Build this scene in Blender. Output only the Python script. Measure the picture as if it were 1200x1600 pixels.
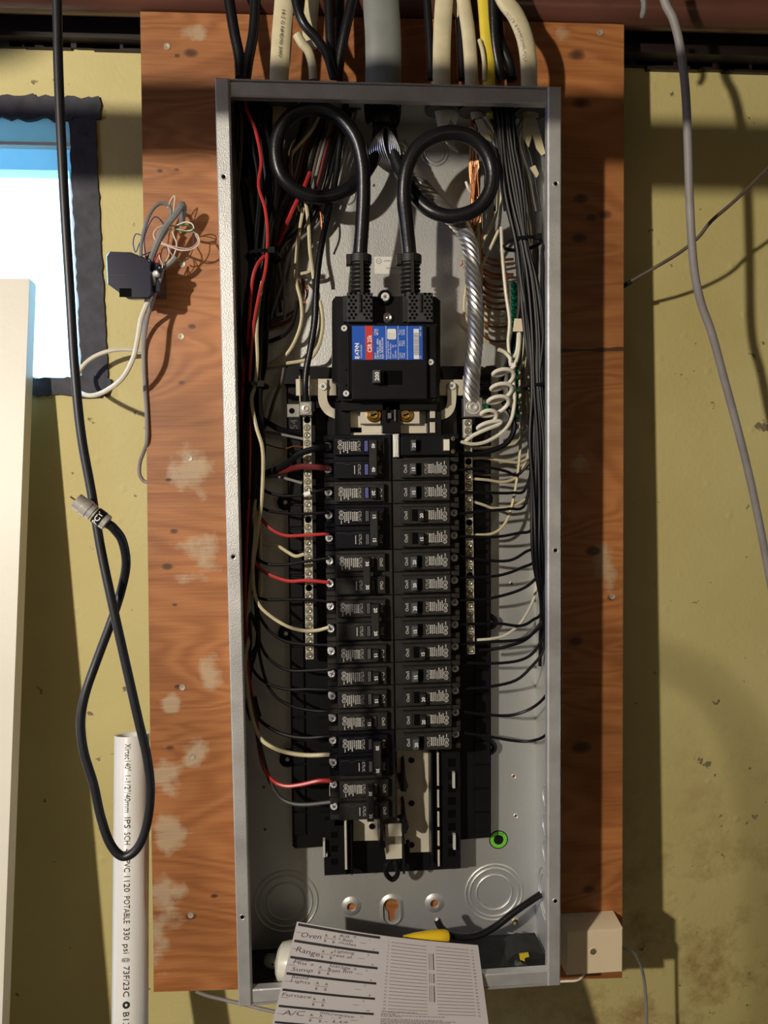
import bpy, math, random
from mathutils import Vector, Euler, Matrix
from mathutils.geometry import tessellate_polygon
random.seed(7)
R_ = random.random
def U(a, b): return a + (b - a) * random.random()

# ---------------------------------------------------------------- camera, world, lights, exposure
for o in list(bpy.data.objects): bpy.data.objects.remove(o)
SC = bpy.context.scene
COL = SC.collection
CP = Vector((-0.0771, -0.9212, 0.0978)); CR = Euler((1.5099, 0.013, -0.0784)); CF = 1200.0
cd = bpy.data.cameras.new('camera'); cam = bpy.data.objects.new('camera', cd); COL.objects.link(cam)
cam.location = CP; cam.rotation_euler = CR; cd.sensor_fit = 'VERTICAL'; cd.sensor_height = 36; cd.lens = CF * 36 / 1600
cd.clip_start = 0.01
SC.camera = cam
SC.view_settings.view_transform = 'Standard'; SC.view_settings.look = 'None'
SC.view_settings.gamma = 1; SC.view_settings.use_curve_mapping = False
SC.view_settings.exposure = 0.0
w = bpy.data.worlds.new('world'); SC.world = w; w.use_nodes = True
bg = w.node_tree.nodes['Background']; bg.inputs[0].default_value = (0.42, 0.70, 1.0, 1); bg.inputs[1].default_value = 9.0
LP = Vector((-1.15, -1.65, 0.49))
ld = bpy.data.lights.new('ceiling_bulb', 'POINT'); ld.energy = 132; ld.color = (1.0, 0.90, 0.75); ld.shadow_soft_size = 0.028
lo = bpy.data.objects.new('ceiling_bulb', ld); lo.location = LP; COL.objects.link(lo)
# added weak warm fill light, behind the camera to the right
ld2 = bpy.data.lights.new('added_warm_fill', 'POINT'); ld2.energy = 5; ld2.color = (1.0, 0.80, 0.55); ld2.shadow_soft_size = 0.25
lo2 = bpy.data.objects.new('added_warm_fill', ld2); lo2.location = (0.9, -2.6, 0.35); COL.objects.link(lo2)

# added cool blue fill light from the left, outside the view
ad = bpy.data.lights.new('added_blue_fill', 'AREA'); ad.shape = 'RECTANGLE'; ad.size = .62; ad.size_y = .40; ad.energy = 8.0; ad.color = (.48, .58, 1.0)
ao = bpy.data.objects.new('added_blue_fill', ad); ao.location = (-1.9, -1.0, .35); ao.rotation_euler = (0, math.radians(-90), 0); COL.objects.link(ao)

# ---------------------------------------------------------------- helpers
RM = CR.to_matrix()
def ray(px, py): return RM @ Vector(((px - 600) / CF, (800 - py) / CF, -1))
def at(px, py, d=0):                      # world point at depth d mm in front of the plywood
    r = ray(px, py); t = (-d / 1000 - CP.y) / r.y
    return CP + r * t
WN = Vector((0, 1, 0.05)).normalized(); WP = Vector((0, 0.103, 0))
def wall(px, py, off=0):                  # world point off mm in front of the wall
    r = ray(px, py); p0 = WP - WN * off / 1000
    return CP + r * ((p0 - CP).dot(WN) / r.dot(WN))

MATS = {}
def mat(name, col, rough=0.5, metal=0.0, var=0.0, vs=20.0, bump=0.0, bs=200.0, emit=0, spec=0.5, coat=0, stretch=(1, 1, 1)):
    if name in MATS: return MATS[name]
    m = bpy.data.materials.new(name); m.use_nodes = True; nt = m.node_tree; b = nt.nodes['Principled BSDF']
    b.inputs['Base Color'].default_value = (*col, 1); b.inputs['Roughness'].default_value = rough
    b.inputs['Metallic'].default_value = metal; b.inputs['Specular IOR Level'].default_value = spec
    b.inputs['Coat Weight'].default_value = coat
    tc = nt.nodes.new('ShaderNodeTexCoord'); mp = nt.nodes.new('ShaderNodeMapping'); mp.inputs['Scale'].default_value = stretch
    nt.links.new(tc.outputs['Object'], mp.inputs[0])
    if var:
        n = nt.nodes.new('ShaderNodeTexNoise'); n.inputs['Scale'].default_value = vs; n.inputs['Detail'].default_value = 5
        nt.links.new(mp.outputs[0], n.inputs['Vector'])
        r = nt.nodes.new('ShaderNodeValToRGB'); r.color_ramp.elements[0].position = .3; r.color_ramp.elements[1].position = .7
        r.color_ramp.elements[0].color = (*[c * (1 - var) for c in col], 1)
        r.color_ramp.elements[1].color = (*[min(1, c * (1 + var)) for c in col], 1)
        nt.links.new(n.outputs['Fac'], r.inputs[0]); nt.links.new(r.outputs[0], b.inputs['Base Color'])
    if bump:
        n2 = nt.nodes.new('ShaderNodeTexNoise'); n2.inputs['Scale'].default_value = bs; n2.inputs['Detail'].default_value = 3
        nt.links.new(mp.outputs[0], n2.inputs['Vector'])
        bn = nt.nodes.new('ShaderNodeBump'); bn.inputs['Strength'].default_value = bump; bn.inputs['Distance'].default_value = .001
        nt.links.new(n2.outputs['Fac'], bn.inputs['Height']); nt.links.new(bn.outputs[0], b.inputs['Normal'])
    MATS[name] = m; return m

class MB:
    def __init__(s): s.v = []; s.f = []; s.sm = []
    def add(s, vs, fs, smooth=True):
        k = len(s.v); s.v += [tuple(v) for v in vs]; s.f += [tuple(i + k for i in f) for f in fs]; s.sm += [smooth] * len(fs); return s
    def box(s, a, b):
        x0, x1 = sorted((a[0], b[0])); y0, y1 = sorted((a[1], b[1])); z0, z1 = sorted((a[2], b[2]))
        return s.add([(x0,y0,z0),(x1,y0,z0),(x1,y1,z0),(x0,y1,z0),(x0,y0,z1),(x1,y0,z1),(x1,y1,z1),(x0,y1,z1)],
                     [(0,1,5,4),(1,2,6,5),(2,3,7,6),(3,0,4,7),(4,5,6,7),(3,2,1,0)], False)
    def cbox(s, x0, x1, z0, z1, yb, yf, c=.0006):   # box with chamfered front (front = yf, towards -Y)
        x0, x1 = sorted((x0, x1)); z0, z1 = sorted((z0, z1)); c = min(c, (x1 - x0) * .4, (z1 - z0) * .4, abs(yb - yf) * .9)
        def ring(i, y): return [(x0 + i, y, z0 + i), (x1 - i, y, z0 + i), (x1 - i, y, z1 - i), (x0 + i, y, z1 - i)]
        vs = ring(0, yb) + ring(0, yf + c) + ring(c, yf)
        fs = [(8, 9, 10, 11), (3, 2, 1, 0)]
        for k in (0, 4):
            for i in range(4): j = (i + 1) % 4; fs.append((k + i, k + j, k + 4 + j, k + 4 + i))
        return s.add(vs, fs, False)
    def obox(s, c, ex, ey, ez):                    # oriented box: centre and half vectors
        c = Vector(c); vs = [c + ex * a + ey * b + ez * d for d in (-1, 1) for (a, b) in ((-1, -1), (1, -1), (1, 1), (-1, 1))]
        return s.add(vs, [(0,1,5,4),(1,2,6,5),(2,3,7,6),(3,0,4,7),(4,5,6,7),(3,2,1,0)], False)
    def prism(s, pts, y0, y1, smooth=False):       # outline [(x,z)] extruded along Y
        n = len(pts); tri = tessellate_polygon([[Vector((p[0], p[1], 0)) for p in pts]])
        vs = [(p[0], y0, p[1]) for p in pts] + [(p[0], y1, p[1]) for p in pts]
        s.add(vs, [tuple(t) for t in tri] + [tuple(i + n for i in reversed(t)) for t in tri], False)
        return s.add(vs, [(i, (i + 1) % n, (i + 1) % n + n, i + n) for i in range(n)], smooth)
    def tube(s, P, r, n=8, cap=True, flat=1.0, up=None):
        P = [Vector(p) for p in P]; m = len(P)
        if not hasattr(r, '__len__'): r = [r] * m
        T = [(P[min(i + 1, m - 1)] - P[max(i - 1, 0)]).normalized() for i in range(m)]
        N = Vector(up) if up else (Vector((0, -1, 0)) if abs(T[0].y) < .9 else Vector((1, 0, 0)))
        vs = []
        for i in range(m):
            N = (N - T[i] * N.dot(T[i]));
            if N.length < 1e-6: N = T[i].orthogonal()
            N.normalize(); B = T[i].cross(N)
            for k in range(n):
                a = 2 * math.pi * k / n; vs.append(P[i] + (N * math.cos(a) * flat + B * math.sin(a)) * r[i])
        fs = [(i*n+k, i*n+(k+1) % n, (i+1)*n+(k+1) % n, (i+1)*n+k) for i in range(m - 1) for k in range(n)]
        if cap: fs += [tuple(reversed(range(n))), tuple(range((m-1)*n, m*n))]
        return s.add(vs, fs, True)
    def lathe(s, c, axis, prof, n=20, ref=None, cap=True):   # prof [(r, h)] around axis from c
        axis = Vector(axis).normalized(); c = Vector(c); N = axis.orthogonal().normalized() if ref is None else Vector(ref); B = axis.cross(N)
        vs = [c + axis * h + (N * math.cos(2*math.pi*k/n) + B * math.sin(2*math.pi*k/n)) * r for (r, h) in prof for k in range(n)]
        fs = [(i*n+k, i*n+(k+1) % n, (i+1)*n+(k+1) % n, (i+1)*n+k) for i in range(len(prof)-1) for k in range(n)]
        if cap and prof[0][0] > 1e-6: fs.append(tuple(reversed(range(n))))
        if cap and prof[-1][0] > 1e-6: fs.append(tuple(range((len(prof)-1)*n, len(prof)*n)))
        return s.add(vs, fs, True)
    def ring(s, c, axis, r, t, n=28, k=6, arc=1.0, sx=1.0):   # torus
        P = [Vector(c) + frame(axis) @ Vector((math.cos(a) * r * sx, math.sin(a) * r, 0)) for a in [2*math.pi*arc*i/n for i in range(n + 1)]]
        return s.tube(P, t, k, cap=arc < 1)
    def build(s, name, m, parent=None, origin=None, label=None, cat=None, group=None, kind=None):
        me = bpy.data.meshes.new(name)
        if parent is None:
            if origin is None:
                xs = [v[0] for v in s.v]; ys = [v[1] for v in s.v]; zs = [v[2] for v in s.v]
                origin = ((min(xs)+max(xs))/2, (min(ys)+max(ys))/2, min(zs))
            off = Vector(origin)
        else: off = wloc(parent)
        me.from_pydata([(v[0]-off.x, v[1]-off.y, v[2]-off.z) for v in s.v], [], s.f)
        me.polygons.foreach_set('use_smooth', [True] * len(s.f)); me.update()
        try: me.set_sharp_from_angle(angle=.7)
        except Exception: pass
        me.materials.append(m if not isinstance(m, str) else MATS[m])
        o = bpy.data.objects.new(name, me); COL.objects.link(o)
        if parent is None: o.location = off
        else: o.parent = parent
        tag(o, label, cat, group, kind); return o

def frame(axis):
    a = Vector(axis).normalized(); x = a.orthogonal().normalized()
    if abs(a.y) > .99: x = Vector((1, 0, 0))
    y = a.cross(x); return Matrix((x, y, a)).transposed()
def wloc(o):
    v = Vector((0, 0, 0))
    while o: v = v + o.location; o = o.parent
    return v
def tag(o, label=None, cat=None, group=None, kind=None):
    for k, v in (('label', label), ('category', cat), ('group', group), ('kind', kind)):
        if v: o[k] = v
    return o
def thing(name, loc, label, cat, group=None):
    o = bpy.data.objects.new(name, None); o.empty_display_size = .01; COL.objects.link(o); o.location = loc
    return tag(o, label, cat, group)
def spline(pts, k=6):                     # Catmull-Rom
    P = [Vector(p) for p in pts]
    if len(P) < 3: return P
    Q = [P[0] * 2 - P[1]] + P + [P[-1] * 2 - P[-2]]; out = []
    for i in range(1, len(Q) - 2):
        a, b, c, d = Q[i-1:i+3]
        for j in range(k):
            t = j / k
            out.append(.5 * ((2*b) + (c-a)*t + (2*a-5*b+4*c-d)*t*t + (3*b-a-3*c+d)*t*t*t))
    out.append(P[-1]); return out
def pts(L, sm=6): return spline([at(*p) for p in L], sm)

TC = {}
def text_geo(body, size, bold=0.0):
    key = (body, bold)
    if key not in TC:
        cu = bpy.data.curves.new('t', 'FONT'); cu.body = body; cu.size = 1; cu.resolution_u = 2; cu.offset = bold; cu.fill_mode = 'FRONT'
        ob = bpy.data.objects.new('t', cu); COL.objects.link(ob)
        me = bpy.data.meshes.new_from_object(ob.evaluated_get(bpy.context.evaluated_depsgraph_get()))
        TC[key] = ([tuple(v.co) for v in me.vertices], [tuple(p.vertices) for p in me.polygons])
        bpy.data.objects.remove(ob); bpy.data.curves.remove(cu); bpy.data.meshes.remove(me)
    v, f = TC[key]
    return [(x * size, y * size) for x, y, z in v], f
def text(mb, body, size, fn, bold=0.0, align='c', width=None):
    v, f = text_geo(body, size, bold)
    if not v: return
    x0 = min(a for a, b in v); x1 = max(a for a, b in v); y1 = size * .7
    sx = width / (x1 - x0) if width else 1
    ox = {'c': (x0 + x1) / 2, 'l': x0, 'r': x1}[align]
    mb.add([fn((a - ox) * sx, b - y1 / 2) for a, b in v], f, False)
def strip(mb, x0, x1, y0, y1, fn, n=1):      # flat printed bar mapped through fn
    vs = []; fs = []
    for i in range(n + 1):
        x = x0 + (x1 - x0) * i / n; vs += [fn(x, y0), fn(x, y1)]
    for i in range(n): fs.append((2*i, 2*i+2, 2*i+3, 2*i+1))
    mb.add(vs, fs, False)
def disc(mb, cx, cy, r, fn, r0=0, n=16):
    vs = [fn(cx + math.cos(2*math.pi*k/n) * q, cy + math.sin(2*math.pi*k/n) * q) for q in (r, r0) for k in range(n)] if r0 else [fn(cx + math.cos(2*math.pi*k/n) * r, cy + math.sin(2*math.pi*k/n) * r) for k in range(n)]
    fs = [(k, (k+1) % n, n + (k+1) % n, n + k) for k in range(n)] if r0 else [tuple(range(n))]
    mb.add(vs, fs, False)

# ---------------------------------------------------------------- materials
mat('steel', (.62, .63, .62), .47, .72, .08, 9, .25, 900, stretch=(1, 1, .35))
mat('rail_steel', (.66, .66, .65), .44, .65, .14, 30, .3, 700)
mat('dark_steel', (.16, .16, .17), .5, .5, .1, 20)
mat('black_plastic', (.0065, .0065, .008), .38, 0, .2, 60, .1, 600, spec=.28)
mat('breaker_old', (.019, .018, .016), .5, 0, .25, 90, .25, 900, spec=.35)
mat('breaker_new', (.0055, .0055, .0085), .38, 0, .2, 60, .1, 900, spec=.28)
mat('handle_grey', (.075, .077, .08), .45)
mat('handle_blue', (.10, .11, .32), .3)
mat('slot_black', (.002, .002, .002), .7, spec=.06)
mat('print_grey', (.50, .49, .45), .7)
mat('print_white', (.85, .85, .83), .6)
mat('print_black', (.012, .012, .014), .6)
mat('print_blue_ink', (.10, .11, .17), .7)
mat('screw_zinc', (.92, .91, .88), .38, .3, .2, 300)
mat('brass', (.72, .50, .16), .3, .95)
mat('yellow_zinc', (.78, .68, .42), .3, .85, .3, 400)
mat('tin', (.66, .61, .50), .42, .25, .08, 40)
mat('alu', (.46, .45, .43), .36, .9, .12, 80)
mat('neutral_bar', (.74, .71, .60), .36, .45, .1, 60)
mat('wire_black', (.006, .006, .008), .42, 0, 0, 1, spec=.2)
mat('cable_black', (.008, .008, .010), .33, 0, .2, 60, .15, 300, spec=.4)
mat('wire_red', (.46, .03, .03), .38, 0, .12, 50)
mat('wire_darkred', (.13, .012, .012), .5)
mat('wire_cream', (.60, .53, .34), .45, 0, .12, 60)
mat('wire_white', (.72, .68, .56), .42, 0, .08, 60)
mat('wire_brown', (.085, .060, .045), .55, 0, .3, 60)
mat('wire_grey', (.20, .20, .19), .5, 0, .15, 60)
mat('wire_blue', (.03, .05, .25), .45)
mat('wire_green', (.03, .12, .04), .45)
mat('wire_pink', (.65, .38, .36), .5)
mat('copper', (.46, .19, .085), .33, .85, .2, 90)
mat('jacket_white', (.60, .53, .34), .5, 0, .14, 40)
mat('jacket_yellow', (.70, .55, .04), .45, 0, .1, 40)
mat('jacket_grey', (.20, .21, .20), .5, 0, .1, 40)
mat('coax', (.012, .012, .016), .42, 0, .2, 80)
mat('grey_cable', (.26, .24, .23), .55, 0, .12, 40)
mat('green_screw', (.01, .18, .11), .25, .8, .2, 300)
mat('pvc', (.78, .77, .73), .3, 0, .04, 8)
mat('board_white', (.80, .77, .66), .45, 0, .04, 8, .2, 150)
mat('beige', (.84, .70, .49), .5, 0, .04, 20)
mat('paper', (.50, .465, .46), .8, 0, .03, 12)
mat('yellow_plastic', (.78, .52, .02), .35)
mat('bottle', (.74, .74, .66), .3)
mat('label_blue', (.018, .10, .50), .35)
mat('label_red', (.62, .05, .035), .35)
mat('label_white', (.80, .80, .74), .45)
mat('label_pale', (.52, .52, .50), .5)
mat('button_cream', (.80, .77, .62), .4)
mat('sticker_green', (.16, .58, .05), .5)
mat('cream_plate', (.72, .67, .55), .42, .25, .12, 30)
mat('frame_dark', (.045, .045, .06), .7, 0, .35, 60, .5, 150)
mat('vinyl', (.72, .82, .90), .4, 0, .1, 14)  # white frame; the blue of sky glare is put into its colour
mat('beam_wood', (.014, .007, .006), .5, 0, .4, 20, .3, 80, stretch=(.2, 1, 3))
mat('pipe_paint', (.10, .038, .026), .32, 0, .3, 25, .1, 90, stretch=(.3, 1, 1))
mat('room_wall', (.13, .11, .07), .9, 0, .15, 2)
mat('room_floor', (.09, .08, .07), .9, 0, .2, 3)
mat('room_ceiling', (.05, .035, .025), .9, 0, .3, 3)
mat('box_black', (.012, .014, .035), .22)
mat('foam', (.014, .014, .013), .7, 0, .4, 60, .6, 120)
mat('tape', (.008, .008, .008), .3)
mat('sheath_clear', (.10, .11, .10), .25)

def paint_wall_mat():
    m = bpy.data.materials.new('yellow_wall'); m.use_nodes = True; nt = m.node_tree; N = nt.nodes.new; L = nt.links.new
    b = nt.nodes['Principled BSDF']; b.inputs['Roughness'].default_value = .62
    g = N('ShaderNodeNewGeometry')
    def noise(sc, det=5, rough=.55):
        n = N('ShaderNodeTexNoise'); n.inputs['Scale'].default_value = sc; n.inputs['Detail'].default_value = det; n.inputs['Roughness'].default_value = rough
        L(g.outputs['Position'], n.inputs['Vector']); return n
    def ramp(n, p0, c0, p1, c1):
        r = N('ShaderNodeValToRGB'); e = r.color_ramp.elements; e[0].position = p0; e[0].color = (*c0, 1); e[1].position = p1; e[1].color = (*c1, 1)
        L(n, r.inputs[0]); return r
    def mix(f, a, c, t='MIX'):
        x = N('ShaderNodeMix'); x.data_type = 'RGBA'; x.blend_type = t
        if isinstance(f, float): x.inputs[0].default_value = f
        else: L(f, x.inputs[0])
        for s, v in ((6, a), (7, c)):
            if isinstance(v, tuple): x.inputs[s].default_value = (*v, 1)
            else: L(v, x.inputs[s])
        return x.outputs[2]
    base = ramp(noise(3.2).outputs[0], .3, (.56, .475, .190), .7, (.66, .575, .265)).outputs[0]
    # chips where the paint has come off, and blotchy damp stains low on the wall
    chips = ramp(noise(38, 4, .6).outputs[0], .685, (0, 0, 0), .715, (1, 1, 1)).outputs[0]
    c1 = mix(chips, base, (.22, .18, .10))
    sp = N('ShaderNodeSeparateXYZ'); L(g.outputs['Position'], sp.inputs[0])
    lo_ = N('ShaderNodeMapRange'); lo_.inputs[1].default_value = -.22; lo_.inputs[2].default_value = -.62; L(sp.outputs[2], lo_.inputs[0])
    rt = N('ShaderNodeMapRange'); rt.inputs[1].default_value = .0; rt.inputs[2].default_value = .35; L(sp.outputs[0], rt.inputs[0])
    mu = N('ShaderNodeMath'); mu.operation = 'MULTIPLY'; L(lo_.outputs[0], mu.inputs[0]); L(rt.outputs[0], mu.inputs[1])
    st = ramp(noise(13, 8, .7).outputs[0], .47, (0, 0, 0), .66, (1, 1, 1)).outputs[0]
    mu2 = N('ShaderNodeMath'); mu2.operation = 'MULTIPLY'; L(mu.outputs[0], mu2.inputs[0]); L(st, mu2.inputs[1])
    c2 = mix(mu2.outputs[0], c1, (.36, .24, .09))
    L(c2, b.inputs['Base Color'])
    v = N('ShaderNodeTexVoronoi'); v.inputs['Scale'].default_value = 26; L(g.outputs['Position'], v.inputs['Vector'])
    vb = ramp(v.outputs['Distance'], .0, (1, 1, 1), .16, (0, 0, 0)).outputs[0]
    nb = noise(160, 3)
    nb2 = noise(14, 4)
    a1 = N('ShaderNodeMath'); a1.operation = 'MULTIPLY_ADD'; L(vb, a1.inputs[0]); a1.inputs[1].default_value = .8; L(nb2.outputs[0], a1.inputs[2])
    a2 = N('ShaderNodeMath'); a2.operation = 'MULTIPLY_ADD'; L(nb.outputs[0], a2.inputs[0]); a2.inputs[1].default_value = .5; L(a1.outputs[0], a2.inputs[2])
    a3 = N('ShaderNodeMath'); a3.operation = 'MULTIPLY_ADD'; L(chips, a3.inputs[0]); a3.inputs[1].default_value = -1.0; L(a2.outputs[0], a3.inputs[2])
    bu = N('ShaderNodeBump'); bu.inputs['Strength'].default_value = .55; bu.inputs['Distance'].default_value = .0018
    L(a3.outputs[0], bu.inputs['Height']); L(bu.outputs[0], b.inputs['Normal'])
    MATS['yellow_wall'] = m
paint_wall_mat()

def ply_mat():
    m = bpy.data.materials.new('plywood'); m.use_nodes = True; nt = m.node_tree; N = nt.nodes.new; L = nt.links.new
    b = nt.nodes['Principled BSDF']; b.inputs['Roughness'].default_value = .5
    tc = N('ShaderNodeTexCoord'); mp = N('ShaderNodeMapping'); mp.inputs['Scale'].default_value = (.22, 1, 1.0); L(tc.outputs['Object'], mp.inputs[0])
    def M(op, a, b_=None, c=None):
        x = N('ShaderNodeMath'); x.operation = op
        for i, v in enumerate((a, b_, c)):
            if v is None: continue
            if isinstance(v, (int, float)): x.inputs[i].default_value = v
            else: L(v, x.inputs[i])
        return x.outputs[0]
    def noise(sc, det, vec, dist=0):
        n = N('ShaderNodeTexNoise'); n.inputs['Scale'].default_value = sc; n.inputs['Detail'].default_value = det; n.inputs['Distortion'].default_value = dist
        L(vec, n.inputs['Vector']); return n.outputs[0]
    n1 = noise(7, 3, mp.outputs[0], .6)
    g = M('SINE', M('MULTIPLY_ADD', n1, 140, 0)); g = M('MULTIPLY_ADD', g, .5, .5)
    mp2 = N('ShaderNodeMapping'); mp2.inputs['Scale'].default_value = (.12, 1, 3); L(tc.outputs['Object'], mp2.inputs[0])
    fine = noise(110, 4, mp2.outputs[0])
    r = N('ShaderNodeValToRGB'); e = r.color_ramp.elements
    e[0].position = .15; e[0].color = (.30, .105, .030, 1); e[1].position = .9; e[1].color = (.47, .195, .066, 1)
    L(M('ADD', M('MULTIPLY', g, .45), M('MULTIPLY', fine, .75)), r.inputs[0])
    big = noise(5, 3, tc.outputs['Object'])
    col = N('ShaderNodeMix'); col.data_type = 'RGBA'; col.blend_type = 'MULTIPLY'; col.inputs[0].default_value = 1
    rb = N('ShaderNodeValToRGB'); rb.color_ramp.elements[0].position = .3; rb.color_ramp.elements[0].color = (.62, .58, .52, 1); rb.color_ramp.elements[1].position = .7; rb.color_ramp.elements[1].color = (1.12, 1.08, 1.05, 1)
    L(big, rb.inputs[0]); L(r.outputs[0], col.inputs[6]); L(rb.outputs[0], col.inputs[7]); cur = col.outputs[2]
    sp = N('ShaderNodeSeparateXYZ'); L(tc.outputs['Object'], sp.inputs[0])
    def ell(x, z, rx, rz):
        dx = M('DIVIDE', M('SUBTRACT', sp.outputs[0], x), rx); dz = M('DIVIDE', M('SUBTRACT', sp.outputs[2], z), rz)
        return M('ADD', M('MULTIPLY', dx, dx), M('MULTIPLY', dz, dz))
    ed = noise(28, 6, tc.outputs['Object'])
    # worn pale paint patches and dark knots, each with its own place on the board
    dp = None
    for (px, py, rx, rz) in ((330, 1052, 17, 24), (268, 1098, 13, 12), (300, 1170, 20, 22), (262, 1215, 20, 26), (262, 1305, 24, 34), (255, 1440, 22, 62), (280, 1395, 14, 14), (300, 735, 26, 34), (315, 860, 30, 26), (905, 728, 15, 13), (292, 50, 22, 10), (945, 890, 16, 40), (880, 60, 14, 14), (300, 905, 22, 10)):
        p = at(px, py, 0); d = ell(p.x, p.z, rx / 1000, rz / 1000); dp = d if dp is None else M('MINIMUM', dp, d)
    sf = M('MULTIPLY_ADD', ed, 4.8, M('MULTIPLY', fine, .9)); sf = M('SUBTRACT', sf, M('MULTIPLY', dp, .85))
    mr = N('ShaderNodeMapRange'); mr.inputs[1].default_value = 2.1; mr.inputs[2].default_value = 2.9; L(sf, mr.inputs[0])
    x = N('ShaderNodeMix'); x.data_type = 'RGBA'; L(M('MULTIPLY', mr.outputs[0], .62), x.inputs[0]); L(cur, x.inputs[6]); x.inputs[7].default_value = (.50, .41, .27, 1); cur = x.outputs[2]
    dk = None
    for (px, py, rr) in ((262, 885, 5.5), (276, 265, 3), (278, 1073, 4), (266, 1168, 5), (298, 1432, 5), (926, 861, 8), (908, 1168, 11), (921, 1390, 8), (899, 1003, 9), (908, 160, 10), (945, 335, 8), (925, 340, 6), (908, 310, 8), (298, 83, 7), (277, 87, 3), (263, 750, 3), (272, 830, 4), (284, 598, 4), (250, 267, 3), (955, 934, 5), (905, 372, 8), (273, 945, 3), (300, 510, 4), (335, 1400, 4), (900, 85, 9)):
        p = at(px, py, 0); d = ell(p.x, p.z, rr / 1000 * 1.3, rr / 1000 * .8); dk = d if dk is None else M('MINIMUM', dk, d)
    dkn = M('SUBTRACT', M('MULTIPLY_ADD', ed, 1.6, .2), dk)
    mk = N('ShaderNodeMapRange'); mk.inputs[1].default_value = -.1; mk.inputs[2].default_value = .8; L(dkn, mk.inputs[0])
    x = N('ShaderNodeMix'); x.data_type = 'RGBA'; L(M('MULTIPLY', mk.outputs[0], .85), x.inputs[0]); L(cur, x.inputs[6]); x.inputs[7].default_value = (.045, .018, .010, 1); cur = x.outputs[2]
    # the black marker line drawn across the right side
    p = at(920, 547, 0); q = M('ABSOLUTE', M('SUBTRACT', sp.outputs[2], M('MULTIPLY_ADD', M('SUBTRACT', sp.outputs[0], p.x), .03, p.z)))
    ln = M('LESS_THAN', q, M('MULTIPLY', M('MULTIPLY', ed, ed), .009)); ln = M('MULTIPLY', ln, M('GREATER_THAN', sp.outputs[0], .1))
    x = N('ShaderNodeMix'); x.data_type = 'RGBA'; L(M('MULTIPLY', ln, .85), x.inputs[0]); L(cur, x.inputs[6]); x.inputs[7].default_value = (.03, .018, .012, 1); cur = x.outputs[2]
    L(cur, b.inputs['Base Color'])
    bu = N('ShaderNodeBump'); bu.inputs['Strength'].default_value = .35; bu.inputs['Distance'].default_value = .001
    L(M('ADD', fine, M('MULTIPLY', mr.outputs[0], .8)), bu.inputs['Height']); L(bu.outputs[0], b.inputs['Normal'])
    MATS['plywood'] = m
ply_mat()

def glass_mat():
    m = bpy.data.materials.new('window_glass'); m.use_nodes = True; nt = m.node_tree; nt.nodes.clear()
    o = nt.nodes.new('ShaderNodeOutputMaterial'); t = nt.nodes.new('ShaderNodeBsdfTransparent'); t.inputs[0].default_value = (.9, .97, 1, 1)
    g = nt.nodes.new('ShaderNodeBsdfGlossy'); g.inputs['Roughness'].default_value = .05
    x = nt.nodes.new('ShaderNodeMixShader'); x.inputs[0].default_value = .06
    nt.links.new(t.outputs[0], x.inputs[1]); nt.links.new(g.outputs[0], x.inputs[2]); nt.links.new(x.outputs[0], o.inputs[0]); MATS['window_glass'] = m
glass_mat()
def vinyl_mat():
    m = MATS['vinyl']; nt = m.node_tree; b = nt.nodes['Principled BSDF']; o = nt.nodes['Material Output']
    t = nt.nodes.new('ShaderNodeBsdfTranslucent'); t.inputs[0].default_value = (.50, .78, .92, 1)
    x = nt.nodes.new('ShaderNodeMixShader'); x.inputs[0].default_value = .5
    nt.links.new(b.outputs[0], x.inputs[1]); nt.links.new(t.outputs[0], x.inputs[2]); nt.links.new(x.outputs[0], o.inputs[0])
vinyl_mat()

# ---------------------------------------------------------------- setting
EX = Vector((1, 0, 0)); EZ = Vector((0, -.05, 1)).normalized()
def wl(px, py):                            # wall-plane coordinates
    p = wall(px, py) - WP; return p.dot(EX), p.dot(EZ)
def wpt(x, z, off): return WP + EX * x + EZ * z - WN * off
hx0, _ = wl(-260, 400); hx1, hz1 = wl(143, 184); hz0 = wl(120, 592)[1]
TH = .18; XL, XR, ZB, ZT = -2.6, 2.8, -1.45, .70
mb = MB()
for (x0, x1, z0, z1) in ((XL, hx0, ZB, ZT), (hx1, XR, ZB, ZT), (hx0, hx1, hz1, ZT), (hx0, hx1, ZB, hz0)):
    c = wpt((x0+x1)/2, (z0+z1)/2, -TH/2)
    mb.obox(c, EX * (x1-x0)/2, WN * TH/2, EZ * (z1-z0)/2)
mb.build('wall_back', 'yellow_wall', origin=(0, 0, 0), kind='structure')
def slab(name, a, b, m): MB().box(a, b).build(name, m, kind='structure')
slab('floor', (XL-.2, -3.6, -1.55), (XR+.2, .45, -1.45), 'room_floor')
slab('ceiling', (XL-.2, -3.6, .86), (XR+.2, .45, .96), 'room_ceiling')
slab('wall_left', (XL-.2, -3.6, -1.45), (XL, .0, .86), 'room_wall')
slab('wall_right', (XR, -3.6, -1.45), (XR+.2, .0, .86), 'room_wall')
slab('wall_front', (XL-.2, -3.7, -1.45), (XR+.2, -3.6, .86), 'room_wall')
# wooden sill beam on top of the masonry
mb = MB()
z1 = wall(1080, 101).z; z0 = wall(60, 66).z
def beam(mb, x0, x1, zb0, zb1, y0, y1, zt=.88):
    mb.add([(x0,y0,zb0),(x1,y0,zb1),(x1,y1,zb1),(x0,y1,zb0),(x0,y0,zt),(x1,y0,zt),(x1,y1,zt),(x0,y1,zt)],
           [(0,1,5,4),(1,2,6,5),(2,3,7,6),(3,0,4,7),(4,5,6,7),(3,2,1,0)], False)
beam(mb, XL, .25, z0 + .004, z0 - .004, .055, .35); beam(mb, .25, XR, z1, z1 - .012, .045, .35)
mb.build('trim_1', 'beam_wood', kind='structure')
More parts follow.
